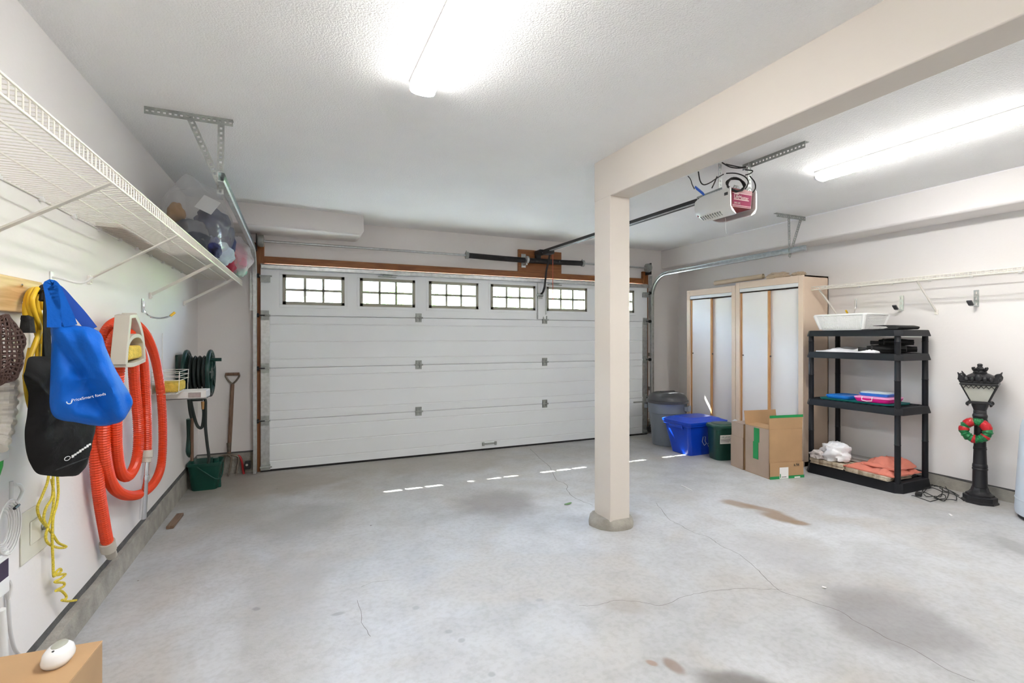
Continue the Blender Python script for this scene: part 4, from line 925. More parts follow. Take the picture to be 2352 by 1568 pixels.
# ------------------------------------------------------------------ black lamp post with a wreath
lx, ly = 4.965, 2.085; lz = fz(ly)
t = thing('lamp_post', 'black ornamental lamp post with a wreath beside the shelving', 'lamp post', (lx,ly,lz))
def oct8(r, z, n=8, a0=PI/8, c=(lx,ly)): return [Vector((c[0]+r*math.cos(a0+2*PI*k/n), c[1]+r*math.sin(a0+2*PI*k/n), lz+z)) for k in range(n)]
obj('base', MB().loft([oct8(.158,0), oct8(.158,.016), oct8(.150,.020), oct8(.146,.022), oct8(.146,.055), oct8(.140,.058), oct8(.122,.060), oct8(.122,.072), oct8(.100,.082), oct8(.080,.10), oct8(.070,.128)]), M_iron, t, smooth=30)
obj('column', MB().lathe([(.066,.126),(.069,.130),(.066,.140),(.063,.27),(.067,.274),(.069,.282),(.064,.290),(.067,.300),(.064,.318),(.060,.323),(.055,.44),(.058,.444),(.060,.450),(.055,.455),(.058,.462),(.054,.468),(.050,.64),(.056,.645),(.060,.652)], (lx,ly,lz), 24, caps=False), M_iron, t, smooth=30)
obj('capital', MB().lathe([(.060,.650),(.068,.655),(.070,.675),(.060,.70),(.066,.725),(.062,.735),(.056,.745),(.058,.752),(.055,.758),(.057,.764),(.054,.77),(.062,.79),(.072,.81),(.075,.832)], (lx,ly,lz), 20, caps=False), M_iron, t, smooth=30)
sq = lambda r, z: oct8(r, z, 4, PI/4 + .32)
obj('lantern_plate', MB().loft([sq(.095,.826), sq(.128,.832), sq(.130,.846), sq(.110,.850)]), M_iron, t)
for k in range(4):
    a = PI/4+.32+PI/2*k; d = Vector((math.cos(a),math.sin(a),0)); c0 = Vector((lx,ly,lz))
    obj('scroll_foot', MB().tube(catmull([c0+d*.10+Z*.838, c0+d*.135+Z*.836, c0+d*.145+Z*.825, c0+d*.130+Z*.818], 5), .010, 8), M_iron, t)
    a2 = a+PI/2; d2 = Vector((math.cos(a2),math.sin(a2),0))
    lo1, lo2, hi1, hi2 = c0+d*.105+Z*.850, c0+d2*.105+Z*.850, c0+d*.205+Z*.985, c0+d2*.205+Z*.985
    obj('corner_bar', MB().tube([lo1, hi1], .007, 6), M_iron, t)
    g = MB(); nn_ = ((lo1+lo2)/2-c0); nn_.z = 0; nn_.normalize(); g.hexa([lo1-nn_*.006, lo2-nn_*.006, lo2-nn_*.010, lo1-nn_*.010, hi1-nn_*.006, hi2-nn_*.006, hi2-nn_*.010, hi1-nn_*.010]); obj('pane', g, M_lglass, t, smooth=0)
    fil = MB()
    for j in range(7):
        u = j/7; v = (j+1)/7; p0, p1 = hi1.lerp(hi2,u)-Z*.004, hi1.lerp(hi2,v)-Z*.004; fil.tube([p0, p0.lerp(p1,.5)-Z*.022-nn_*.012, p1], .0035, 5)
    obj('filigree', fil, M_iron, t)
obj('lantern_rim', MB().loft([sq(.200,.982), sq(.222,.986), sq(.224,.998), sq(.215,1.004), sq(.228,1.010), sq(.232,1.024), sq(.200,1.030)]), M_iron, t)
obj('roof', MB().loft([sq(.205,1.028), sq(.17,1.055), sq(.10,1.078), sq(.055,1.086)]), M_iron, t)
for k in range(4):
    a = PI/4+.32+PI/2*k; d = Vector((math.cos(a),math.sin(a),0)); c0 = Vector((lx,ly,lz))
    s_ = Vector((-d.y,d.x,0)); mb = MB(); mb.loft([[c0+d*.175+s_*.05+Z*1.024, c0+d*.222+Z*1.022, c0+d*.175-s_*.05+Z*1.024, c0+d*.16+Z*1.024], [c0+d*.205+s_*.018+Z*1.055, c0+d*.235+Z*1.058, c0+d*.205-s_*.018+Z*1.055, c0+d*.19+Z*1.05], [c0+d*.235+s_*.004+Z*1.088, c0+d*.247+Z*1.090, c0+d*.235-s_*.004+Z*1.088, c0+d*.230+Z*1.086]]); obj('corner_leaf', mb, M_iron, t)
    d2 = Vector((math.cos(a+PI/2),math.sin(a+PI/2),0)); mb = MB()
    for j in range(5):
        p = (d*.222).lerp(d2*.222, (j+1)/6); rr_ = .022 + (.014 if j == 2 else .004); mb.add([], [])
        l2 = lump(c0+p*.97+Z*(1.036+(.012 if j == 2 else 0)), (rr_,rr_,rr_*.9), .35, 3, j+k, 10, 7); mb.add(l2.v, l2.f)
    obj('cresting', mb, M_iron, t, smooth=60)
obj('finial', MB().lathe([(.055,1.080),(.062,1.088),(.050,1.098),(.045,1.105),(.052,1.118),(.030,1.126),(.020,1.140),(.026,1.150),(.018,1.160),(.001,1.163)], (lx,ly,lz), 16), M_iron, t, smooth=40)
for k in range(6):
    a = 2*PI*k/6+.2; d = Vector((math.cos(a),math.sin(a),0)); c0 = Vector((lx,ly,lz)); obj('crown_point', MB().tube(catmull([c0+d*.045+Z*1.10, c0+d*.060+Z*1.112, c0+d*.066+Z*1.132], 4), [.010]*8+[.004], 6), M_iron, t)
t.scale = (.70,.70,.945)
# wreath hung on the column towards the room
wc = atD(2241, 988, 3.78); vd = (wc-CAMP).normalized(); wu = Vector((1,0,0)) - vd*vd.x; wr_ = vd.cross(Z).normalized(); wz_ = wr_.cross(vd).normalized()
wc = Vector((lx,ly,0)) + Vector((0,0,wc.z)) - vd*.075; wc = CAMP + ray(2241,988)*((wc-CAMP).length/ray(2241,988).length)
t = thing('wreath', 'small red and green christmas wreath hanging on the lamp post', 'wreath', wc)
pts = []; rs = []
for k in range(48):
    a = 2*PI*k/48; pts.append(wc + (wr_*math.cos(a)+wz_*math.sin(a))*.068); rs.append(.029*(1+.14*math.sin(k*2.3)+.08*math.sin(k*5.1)))
obj('garland', MB().tube(pts, rs, 12, closed=True), M_wg, t, smooth=50)
for a0, a1 in ((.15,1.05),(1.75,2.5),(2.85,3.3),(4.4,4.7),(5.5,5.75)):
    pp = [wc + (wr_*math.cos(a0+(a1-a0)*k/6)+wz_*math.sin(a0+(a1-a0)*k/6))*.068 for k in range(7)]; obj('ribbon', MB().tube(pp, [.031,.034,.033,.035,.033,.034,.031], 12), M_wr, t, smooth=50)
# black cable in loops on the floor
def floor_path(px, h): return catmull([atF(x, y, h) for x, y in px], 8)
t = thing('floor_cable', 'thin black cable coiled on the floor beside the lamp post', 'cable', atF(2150,1135))
for px in ([(2214,1150),(2190,1140),(2160,1128),(2130,1124),(2118,1130),(2140,1142),(2175,1150),(2194,1152),(2196,1142),(2180,1132),(2158,1124)],
           [(2094,1138),(2112,1148),(2140,1152),(2164,1150),(2172,1142),(2160,1140),(2145,1146),(2160,1152),(2176,1146),(2178,1128),(2166,1116),(2148,1112),(2136,1118)],
           [(2120,1132),(2140,1120),(2158,1118),(2165,1130),(2158,1142),(2140,1144),(2122,1138)], [(2145,1116),(2175,1128),(2203,1138)]):
    q = floor_path(px, .006); q = [p + Z*abs(.018*math.sin(i*.21)) for i, p in enumerate(q)]; obj('loop', MB().tube(q, .0032, 6), M_rubber, t)
mb = MB(); pA = atF(2110,1134,.016); mb.obox(pA, (.03,.012,0), (-.008,.02,0), (0,0,.014)); obj('plug', mb, M_rubber, t, .005)
# light grey tub at the edge of the view
gx, gy = 4.905, 1.60; gz = fz(gy)
t = thing('grey_tub', 'tall light grey plastic tub standing beyond the lamp post', 'container', (gx,gy,gz))
obj('foot_ring', MB().lathe([(.215,0),(.225,.002),(.225,.022),(.215,.024)], (gx,gy,gz), 36), M_rubber, t)
obj('body', MB().lathe([(.228,.022),(.240,.03),(.243,.06),(.232,.30),(.215,.62),(.21,.66),(.20,.70),(.17,.72),(.001,.725)], (gx,gy,gz), 40), M_lgrey, t, smooth=50)
obj('seam_band', MB().lathe([(.2405,.13),(.243,.134),(.243,.140),(.2400,.144)], (gx,gy,gz), 40, caps=False), M_lgrey, t)
# litter
def leaf_mesh(p, s, ang): 
    mb = MB(); n = 9
    def f(u, v): 
        x = (u-.5)*2; w_ = math.sqrt(max(0,1-x*x))*.38*(1-.2*x); y = (v-.5)*2*w_; z = .12*abs(y)+.10*x*x+.02
        c_, s2 = math.cos(ang), math.sin(ang); return (p[0]+s*(x*c_-y*s2), p[1]+s*(x*s2+y*c_), p[2]+s*z)
    mb.grid(f, n, 4); return mb
p = atF(1305,1157,.001); tag(obj('leaf', leaf_mesh(p, .042, .3), mat('green leaf', (.10,.22,.06), .5, var=.2), smooth=60), 'single curled green leaf on the floor beside the pillar', 'leaf')
p = atF(402,1196); q = atF(386,1212); o_ = MB(); o_.bar(atF(414,1181,.012), atF(390,1211,.012), .045, .022); tag(obj('wood_chip', o_, wood('brown scrap wood', (.14,.08,.05), (.26,.16,.10), 1), None, .003), 'short brown scrap of wood on the floor by the curb', 'wood scrap')
for (a, b), lbl, w_ in ((((1565,1114),(1590,1126)), 'thin white stick lying on the floor in front of the bins', .008), (((2180,1180),(2186,1184)), 'tiny white scrap on the floor in front of the cable', .02), (((1888,1347),(1898,1350)), 'small white flake on the open floor', .016)):
    mb = MB(); mb.bar(atF(*a,.004), atF(*b,.004), w_*.6, .006); tag(obj('floor_scrap', mb, M_paper, None, .001), lbl, 'scrap')

# ================================================================== LEFT WALL
LWT = -math.atan(TH)
def lwy(y): return (y - WY0)/math.cos(TH)
ys = lambda px: 0
wire_shelf('wire_shelf', 'long white wire shelf high on the wall above the bags', (WX0,WY0,0), LWT, .392, lwy(.95), lwy(5.60), 1.932, .046, (.36,.68,.01), 1, .0300,
           ((lwy(2.07),lwy(2.12),.255),(lwy(3.0),lwy(3.05),.27),(lwy(4.05),lwy(4.07),.27),(lwy(5.05),lwy(5.07),.26)), 'white wire wall shelves')
# two clear bags of clothes on the shelf
SZ = 1.938
FILM = film('clear plastic film', (.95,.955,.96), .90, .08)
def clothes(name, c, r, col, seed, label, sc=2.5, amp=.3, zmin=SZ+.004, var=.1):
    return tag(obj(name, lump(c, r, amp, sc, seed, 24, 14, zmin), mat('cloth '+label, col, .85, var=var, scale=14), smooth=70), label, 'clothes')
nav = (.020,.026,.085)
clothes('folded_clothes', (-.61,4.56,2.27), (.12,.22,.12), nav, 2, 'navy blue clothes behind the white card in the large clear bag')
clothes('folded_clothes', (-.74,3.95,2.20), (.05,.10,.075), (.30,.15,.035), 4, 'orange brown clothes at the near end of the large clear bag')
clothes('folded_clothes', (-.68,4.02,2.06), (.13,.22,.12), (.05,.055,.07), 6, 'dark grey clothes at the bottom of the large clear bag')
clothes('folded_clothes', (-.58,4.52,2.035), (.12,.25,.095), (.50,.58,.68), 8, 'pale blue clothes low in the large clear bag')
clothes('folded_clothes', (-.59,4.88,2.19), (.11,.13,.16), (.03,.038,.12), 12, 'dark blue clothes at the far end of the large clear bag')
clothes('folded_clothes', (-.545,4.14,2.02), (.045,.13,.075), (.025,.03,.12), 14, 'navy spotted cloth at the front of the large clear bag', var=.8)
cp = atD(477,470,3.66); mb = MB(); dv = Vector((C_,-S_,0)); mb.obox(cp, (dv*.062 - Z*.030), (Vector((.01,.02,.05)) + dv*.022), ray(477,470)*.002); tag(obj('paper_card', mb, M_paper), 'white printed card inside the large clear bag', 'card')
t = thing('clear_bag', 'large clear plastic bag of folded clothes on the wire shelf', 'plastic bag', (-.66,4.35,SZ))
obj('film', lump((-.665,4.32,2.205), (.215,.64,.285), .16, 2.4, 21, 44, 26, SZ), FILM, t, smooth=70)
clothes('folded_clothes', (-.52,5.28,2.10), (.10,.14,.14), (.62,.17,.26), 17, 'pink clothes in the small clear bag')
clothes('folded_clothes', (-.56,5.10,2.06), (.07,.10,.11), (.36,.03,.06), 19, 'dark red clothes in the small clear bag')
clothes('folded_clothes', (-.50,5.30,1.985), (.07,.11,.045), (.22,.50,.36), 23, 'pale green cloth low in the small clear bag')
t = thing('clear_bag', 'small clear plastic bag of pink clothes at the far end of the wire shelf', 'plastic bag', (-.55,5.22,SZ))
obj('film', lump((-.55,5.26,2.12), (.165,.25,.19), .25, 3.0, 31, 40, 24, SZ), film('crinkled shiny film', (.96,.95,.96), .78, .05), t, smooth=40)

mb = MB(); mb.hexa([LWp(3.12,SZ-.001,.006), LWp(3.12,SZ-.001,.125), LWp(5.30,SZ-.001,.10), LWp(5.30,SZ-.001,.006), LWp(3.12,SZ+.012,.006), LWp(3.12,SZ+.012,.125), LWp(5.30,SZ+.012,.10), LWp(5.30,SZ+.012,.006)])
tag(obj('shelf_board', mb, mat('dull brown hardboard', (.30,.22,.16), .8, var=.15), None, .001), 'long brown board lying on the wire shelf against the wall', 'board')
# varnished board with cords and bags
pA, pB = atLW(-60,638,.02), atLW(96,650,.02); y0, y1 = pA.y-.3, pB.y
zt, zb_ = 1.588, 1.462
mb = MB(); mb.hexa([LWp(y0,zb_,.001), LWp(y0,zb_,.022), LWp(y1,zb_,.022), LWp(y1,zb_,.001), LWp(y0,zt,.001), LWp(y0,zt,.022), LWp(y1,zt,.022), LWp(y1,zt,.001)])
t = thing('hanging_board', 'varnished pine board screwed to the wall behind the cords', 'board', LWp(y1-.3,zb_))
obj('plank', mb, M_pine, t, .003)
for px in ((49,655),(50,694)):
    p = atLW(*px,.022); obj('screw', MB().lathe([(.0,.0),(.006,.001),(.006,.003),(.001,.005)], (0,0,0), 10).tilt('Y', PI/2, (0,0,0)), M_chrome, t, local=True).location = p - world_loc(t)
def hook_peg(px, label, off=.0):
    p = atLW(*px); t = thing('wall_hook', label, 'hook', p)
    obj('peg', MB().tube(catmull([p + Vector((.0,0,.02)), p + Vector((.03,0,.018)), p + Vector((.10,0,.0)), p + Vector((.14,0,.03))], 5), .005, 8), M_white, t)
    obj('plate', MB().obox(p + Vector((.003,0,.01)), (.003,0,0), (0,.012,0), (0,0,.035)), M_white, t, .002)
hook_peg((116,648), 'white wall hook carrying the blue bag')

# yellow extension cord
def lw_path(px, off, per=8): return catmull([atLW(x, y, o if not isinstance(off, (int,float)) else off) for (x, y), o in zip(px, off if not isinstance(off, (int,float)) else [off]*len(px))], per)
t = thing('extension_cord', 'thick yellow extension cord looped over the pine board', 'extension cord', atLW(85,700,.05))
P1 = [[(58,728),(58,700),(64,676),(75,664),(84,664)], [(84,663),(74,668),(66,690),(72,730),(86,770),(94,800),(96,850),(90,900),(86,930)], [(86,662),(80,672),(74,690),(80,720),(92,755),(98,800),(94,860),(80,905),(70,930),(64,900),(60,870),(66,830),(84,780),(92,760)],
      [(92,661),(86,680),(86,705),(96,735),(100,780),(96,830)], [(97,664),(96,690),(100,710)], [(58,860),(62,900),(70,935),(82,948),(90,940)], [(75,860),(80,880),(88,892),(98,896)], [(70,800),(62,840),(58,870)], [(88,790),(86,830),(88,880)]]
for k, px in enumerate(P1):
    q = lw_path(px, .045 + .012*(k % 3)); obj('cord_loop', MB().tube(q, .0085, 8), M_yellow, t, smooth=60)
p = atLW(63,748,.05); q2 = atLW(58,728,.05)
mb = MB(); mb.tube([q2+Z*.006, q2-Z*.004, p+Z*.03, p-Z*.026], [.011,.014,.017,.022], 10); obj('socket_end', mb, M_rubber, t, label='black moulded socket end')
# bundle of black strap over the board end
t = thing('strap_bundle', 'black strap bundle hanging between the yellow cord and the blue bag', 'strap', atLW(105,700,.06))
for k, px in enumerate(([(92,672),(98,660),(108,657),(114,668),(112,700),(108,760),(107,820)], [(100,672),(104,662),(112,664),(112,690)], [(96,690),(100,672),(108,666)], [(104,664),(108,700),(106,760),(104,830)])):
    obj('strap', MB().tube(lw_path(px, .07+.008*k), .010, 8), M_blackc, t)

# blue shopping bag
N1 = Vector((.33,-.94,0)).normalized(); P1_ = Vector((-.333,1.2385,0))*1.72; RT1 = Vector((.94,.33,0)).normalized(); P1_ = P1_ - RT1*.11
def warpb(b):
    # the gusset folds back to the right of a ridge
    u = (b - P1_).dot(RT1); z = b.z
    ridge = .165 + (1.42-z)*.10
    return -.9*max(0, u-ridge) + .030*max(0, 1-abs(u-ridge)/.035) - .038*max(0, 1-abs(u-ridge+.055)/.035) + .022*max(0, 1-abs(u-.04-(1.34-z)*.35)/.03) - .022*max(0, 1-abs(u-.02-(1.22-z)*.5)/.03)
t = thing('blue_bag', 'bright blue cloth shopping bag hanging from the white hook', 'shopping bag', atP(190,960,P1_,N1))
BO = [(118,748),(150,741),(180,748),(208,752),(232,766),(244,800),(262,840),(284,878),(305,916),(303,938),(286,962),(256,977),(215,977),(176,970),(142,965),(123,955),(114,930),(115,880),(117,820),(118,780)]
body = obj('body', pillow(BO, P1_, N1, .040, rings=14, per=6, wr=.022, ws=8, back=.6, seed=3, warp=warpb, flat=7), M_blue, t, smooth=80)
def ribbon(px, P0, N, w, th, dep=None):
    q = catmull([atP(x, y, P0, N) + Vector(N)*(dep[i] if dep else 0) for i, (x, y) in enumerate(px)], 8); R = []
    sd = Vector((-N[1], N[0], 0)).normalized()*-1
    for i, p in enumerate(q):
        d = q[min(i+1,len(q)-1)] - q[max(i-1,0)]; s2 = Vector(N).cross(d).normalized(); n2 = d.cross(s2).normalized()
        R.append([p - s2*w/2 - n2*th/2, p + s2*w/2 - n2*th/2, p + s2*w/2 + n2*th/2, p - s2*w/2 + n2*th/2])
    return MB().loft(R)
obj('handle', ribbon([(124,752),(124,715),(120,680),(116,656),(124,662),(138,692),(152,722),(162,748)], P1_, N1, .034, .003, [.03]*8), M_blue, t, smooth=40)
obj('handle', ribbon([(142,746),(130,715),(124,685),(122,662),(134,666),(160,694),(185,722),(212,756)], P1_, N1, .034, .003, [-.03]*8), mat('dark blue strap', (.004,.07,.42), .55), t, smooth=40)
rt = RT1; lp = atP(152,918,P1_,N1) + N1*.078
text('PriceSmart foods', .0125, lp + Vector(rt)*.012, rt + Z*.18, Z, M_wprint, t)
mb = MB(); mb.tube([lp + rt*(.006+.006*math.cos(a)) + Z*.006*math.sin(a) for a in [PI*.9+1.3*PI*k/10 for k in range(11)]], .0015, 5); obj('logo', mb, M_wprint, t)
# black shopping bag behind it
N2 = Vector((.48,-.16,0)).normalized(); P2 = Vector((-.875,2.02,0)); rt2 = Vector((.16,.48,0)).normalized(); t = thing('black_bag', 'black cloth shopping bag hanging behind the blue bag', 'shopping bag', atP(150,1090,P2,N2))
KO = [(x_-20, y_) for x_, y_ in [(72,850),(84,822),(110,818),(150,820),(200,830),(232,860),(240,930),(233,985),(222,1020),(207,1084),(170,1094),(130,1092),(104,1086),(88,1062),(74,1030),(70,990),(80,950),(84,900),(66,866)]]
def warpk(b):
    u = (b - P2).dot(rt2); return .02*max(0, 1-abs(u-.10)/.06)
obj('body', pillow(KO, P2, N2, .030, rings=12, per=5, wr=.014, ws=9, back=.4, seed=8, warp=warpk, flat=6), M_blackc, t, smooth=80)
obj('handle', ribbon([(112,830),(108,780),(108,720),(110,672),(116,664),(122,700),(130,760),(136,830)], P2, N2, .030, .003), M_blackc, t, smooth=40)
lp = atP(112,1054,P2,N2) + N2*.058
for k in range(8):
    mb = MB(); q0 = lp + rt2*(.028+.0115*k) + Z*(.002+.0036*k); mb.obox(q0, rt2*.0048, Z*(.0034 if k % 3 else .0048), N2*.0008); obj('print_mark', mb, M_wprint, t)
mb = MB(); mb.tube([lp + rt2*(.004+.013*math.cos(a)) + Z*(.000+.007*math.sin(a)) for a in [2*PI*k/12 for k in range(12)]], .0012, 5, closed=True); obj('logo', mb, M_wprint, t)
mb = MB(); mb.tube(catmull([atP(x, y, P2, N2) + N2*.060 for x, y in ((84,1080),(112,1070),(140,1060),(162,1052))], 5), .0025, 5); obj('seam', mb, M_rubber, t)

# yellow rope under the bags
t = thing('yellow_rope', 'thin yellow rope dangling below the black bag', 'rope', atLW(120,1240,.03))
for k, px in enumerate(([(112,1090),(108,1110),(96,1140),(86,1165),(92,1190),(108,1210),(122,1228),(134,1246),(152,1255),(138,1258),(118,1252),(106,1240),(107,1220),(118,1185),(124,1140),(118,1100)],
           [(132,1092),(134,1130),(130,1160),(122,1190),(120,1240),(122,1290),(123,1320),(126,1322),(140,1312),(138,1306),(130,1312),(130,1320),(150,1318),(140,1328),(126,1336),(146,1338),(146,1346),(128,1356),(140,1356),(152,1368),(150,1376),(142,1378),(158,1380),(175,1378)],
           [(122,1092),(120,1140),(106,1165),(100,1190),(106,1205)])):
    q = lw_path(px, .030+.008*k); obj('strand', MB().tube(q, .0048, 7), M_rope, t, smooth=50)

# orange vacuum hose, holder, wand
t = thing('vacuum_hose', 'long orange ribbed vacuum hose looped on the wall', 'vacuum hose', atLW(300,1100,.05))
HP = [(247,1248,.045),(238,1200,.05),(226,1120,.055),(220,1040,.055),(222,950,.055),(226,850,.06),(236,782,.07),(256,747,.08),(284,737,.085),(312,745,.085),(338,775,.075),(358,830,.065),(370,910,.06),(374,1000,.06),(370,1068,.06),(354,1108,.06),(325,1133,.06),(290,1137,.065),(262,1120,.075),(246,1080,.085),(239,1020,.09),(241,930,.10),(247,840,.115),(258,786,.13),(274,762,.14),(292,760,.145),(304,795,.12),(309,880,.085),(317,960,.075),(318,1020,.075),(311,1066,.08),(294,1094,.085),(277,1084,.10),(268,1040,.115),(266,980,.13),(270,880,.15),(277,806,.165),(290,770,.17),(310,776,.16),(328,830,.13),(335,920,.11),(337,1000,.10),(337,1036,.095)]
q = resample(catmull([atLW(x, y, o) for x, y, o in HP], 10), .0062)
obj('ribbed_tube', MB().tube(q, [.0275 if i % 2 else .0235 for i in range(len(q))], 12), M_orange, t, smooth=0)
def cuff(px, r, m, nm='cuff'): 
    P = [atLW(x, y, o) for x, y, o in px]; return obj(nm, MB().tube(P, r, 16), m, t, smooth=40)
cuff([(246,1244,.045),(250,1262,.045),(251,1263,.045),(257,1276,.045)], [.034,.034,.026,.024], M_beige)
cuff([(337,1034,.095),(336,1050,.095),(336,1051,.095),(335,1062,.095)], [.034,.034,.027,.026], M_beige)
cuff([(335,1060,.095),(333,1090,.09),(333,1091,.09),(333,1100,.09),(333,1101,.09),(328,1190,.07)], [.017,.017,.021,.021,.017,.019], M_chrome, 'chrome_wand')
t = thing('hose_holder', 'grey plastic hose holder with a yellow sponge pocket', 'hose holder', atLW(312,840,.2))
ho = lambda x, y, o=.215: atLW(x, y, o)
def hbar(px, w, d, nm='frame_bar'):
    q = catmull([ho(*p) for p in px], 5); R = []
    for i, p in enumerate(q):
        dd = (q[min(i+1,len(q)-1)] - q[max(i-1,0)]).normalized(); nx = Vector((1,0,0)); s2 = nx.cross(dd).normalized(); R.append([p - s2*w/2, p + s2*w/2, p + s2*w/2 - nx*d, p - s2*w/2 - nx*d])
    return obj(nm, MB().loft(R), M_beige, t, .002, smooth=40)
hbar([(301,726),(298,760),(294,800),(291,838)], .03, .06); hbar([(313,724),(322,745),(330,778),(334,826)], .03, .06); hbar([(299,728),(307,726),(315,726)], .018, .06)
hbar([(294,800),(300,782),(310,772),(322,772),(330,784),(334,800)], .02, .06, 'arch')
hbar([(290,838),(305,838),(320,833),(335,826)], .02, .10, 'tray'); 
mb = MB(); p = ho(312,770,.10); mb.box((p.x-.16,p.y-.06,p.z-.05),(p.x+.02,p.y+.10,p.z-.02)); obj('bracket', mb, M_beige, t, .01)
mb = MB(); a, b = ho(297,832,.205), ho(328,824,.205); mb.hexa([a+Z*.008+Vector((-.07,0,0)), a+Z*.008, b+Z*.008, b+Z*.008+Vector((-.07,0,0)), a+Z*.078+Vector((-.07,0,0)), a+Z*.078, b+Z*.072, b+Z*.072+Vector((-.07,0,0))]); tag(obj('sponge', mb, M_sponge, None, .012), 'yellow sponge in the pocket of the grey hose holder', 'sponge')
p = atLW(326,712); j_hook(p, (1,0,0), (0,.10,0), 'round steel hook with a yellow tip beside the hose holder', .06)

# sponge shelf, wire rack, hose reel, bucket, fork
yb = 4.40; t = thing('wall_tray', 'narrow grey white wall tray under the yellow car sponge', 'tray', (lwx(yb)+.1,yb,.93))
mb = MB(); a = Vector((lwx(yb)+.003,yb-.03,.905)); mb.box((a.x,yb-.06,.905),(a.x+.285,yb+.02,.965)); mb2 = MB(); mb2.box((a.x,yb-.06,.905),(a.x+.285,yb+.12,.917)).box((a.x,yb-.06,.905),(a.x+.285,yb-.052,.968)).box((a.x+.277,yb-.06,.905),(a.x+.285,yb+.12,.968)).box((a.x,yb+.112,.905),(a.x+.285,yb+.12,.968)); obj('body', mb2, M_white, t, .004)
mb = MB(); mb.box((a.x+.17,yb-.064,.918),(a.x+.25,yb-.0595,.956)); obj('label_plate', mb, M_galv, t)
mb = MB(); mb.box((lwx(4.22)+.02,4.10,.985),(lwx(4.22)+.16,4.34,1.055)); tag(obj('sponge', mb, M_sponge, None, .014), 'large yellow car sponge resting on the wire rack', 'sponge')
t = thing('wire_rack', 'small white wire rack on the wall holding the car sponge', 'wire rack', (lwx(4.2)+.05,4.2,.98))
for z in (.972,.978): pass
mb = MB()
for k in range(5): x = lwx(4.2)+.01+.035*k; mb.tube([(x,4.06,.978),(x,4.37,.978)], .0025, 5)
for z in (1.07,1.10,1.13): mb.tube([(lwx(4.2)+.01,4.06,z),(lwx(4.2)+.17,4.08,z),(lwx(4.2)+.175,4.36,z),(lwx(4.2)+.01,4.38,z)], .0022, 5)
for y in (4.08,4.36): mb.tube([(lwx(y)+.17,y,1.13),(lwx(y)+.165,y,.976),(lwx(y)+.008,y,.976),(lwx(y)+.008,y,1.40)], .0025, 5)
obj('wires', mb, M_wire, t)

ry, rz = 4.86, 1.04+.0; rc0 = atX(426, 858, -.845); ry, rz = rc0.y, rc0.z
t = thing('hose_reel', 'dark green garden hose reel with black hose on the wall', 'hose reel', (-.77,ry,rz-.3))
for k, x in enumerate((-.835, -.665)):
    mb = MB(); ring = [Vector((x, ry+.185*math.cos(a), rz+.185*math.sin(a))) for a in [2*PI*j/36 for j in range(36)]]; R = []
    mb.tube(ring, .016, 8, closed=True); mb.tube([Vector((x, ry+.165*math.cos(a), rz+.165*math.sin(a))) for a in [2*PI*j/36 for j in range(36)]], .012, 6, closed=True)
    for j in range(5): a = 2*PI*j/5+.5; mb.bar((x,ry+.05*math.cos(a),rz+.05*math.sin(a)),(x,ry+.175*math.cos(a),rz+.175*math.sin(a)),.014,.035,(1,0,0))
    mb.cyl((x-.012,ry,rz),(x+.012,ry,rz),.075,n=20); obj('flange', mb, M_green, t, smooth=50)
pts = []; 
for j in range(300):
    a = 2*PI*j/20; lay = .105 + .018*((j//80) % 3); u = ((j % 80)/80.0); u = u if (j//80) % 2 == 0 else 1-u
    pts.append((-.815+.13*u, ry+lay*math.cos(a), rz+lay*math.sin(a)))
obj('wound_hose', MB().tube(pts, .0095, 7), M_hosed, t, smooth=60)
obj('drum', MB().cyl((-.83,ry,rz),(-.67,ry,rz),.09,n=24), M_green, t)
mb = MB(); mb.tube([(-.66,ry-.03,rz+.115),(-.58,ry-.03,rz+.115)], .015, 10); obj('crank_handle', mb, M_green, t)
mb = MB(); mb.box((lwx(ry)+.002,ry-.09,rz-.20),(lwx(ry)+.02,ry+.09,rz+.16)).bar((lwx(ry)+.012,ry,rz),(-.83,ry,rz),.06,.06); obj('wall_mount', mb, M_green, t, .004)
for k, px in enumerate(([(436,895),(440,930),(450,970),(458,982),(465,978),(468,950),(466,925)], [(452,905),(470,915),(472,940),(472,980),(476,1020),(480,1050),(478,1064)], [(440,880),(446,905),(456,910),(462,900),(458,888),(450,886)], [(432,900),(436,940),(440,960)])):
    q = catmull([atY(x, y, ry-.02-.01*k) for x, y in px], 6); obj('hanging_hose', MB().tube(q, .012, 8), M_hosed, t, smooth=60)
p = atY(466,930,ry-.05); obj('brass_fitting', MB().cyl(p+Z*.03, p-Z*.035, .014, .010, 10), mat('brass', (.45,.25,.10), .35, .9), t)
mb = MB(); mb.tube([atY(440,918,ry-.03), atY(466,917,ry-.03)], .013, 8); obj('outlet_pipe', mb, M_hosed, t)
for px, m_, nm, lb_ in (([(433,962),(434,1000),(432,1036),(436,1046)], M_green, 'garden_stake', 'dark green stake hanging below the wall tray'), ([(441,960),(441,1058)], M_brownw, 'broom_stick', 'brown wooden stick leaning in the wall corner')):
    q = [atLW(x, y, .045 if nm == 'garden_stake' else .07) for x, y in px]; tag(obj(nm, MB().tube(catmull(q, 5), .018 if nm == 'garden_stake' else .013, 10), m_), lb_, 'stick')

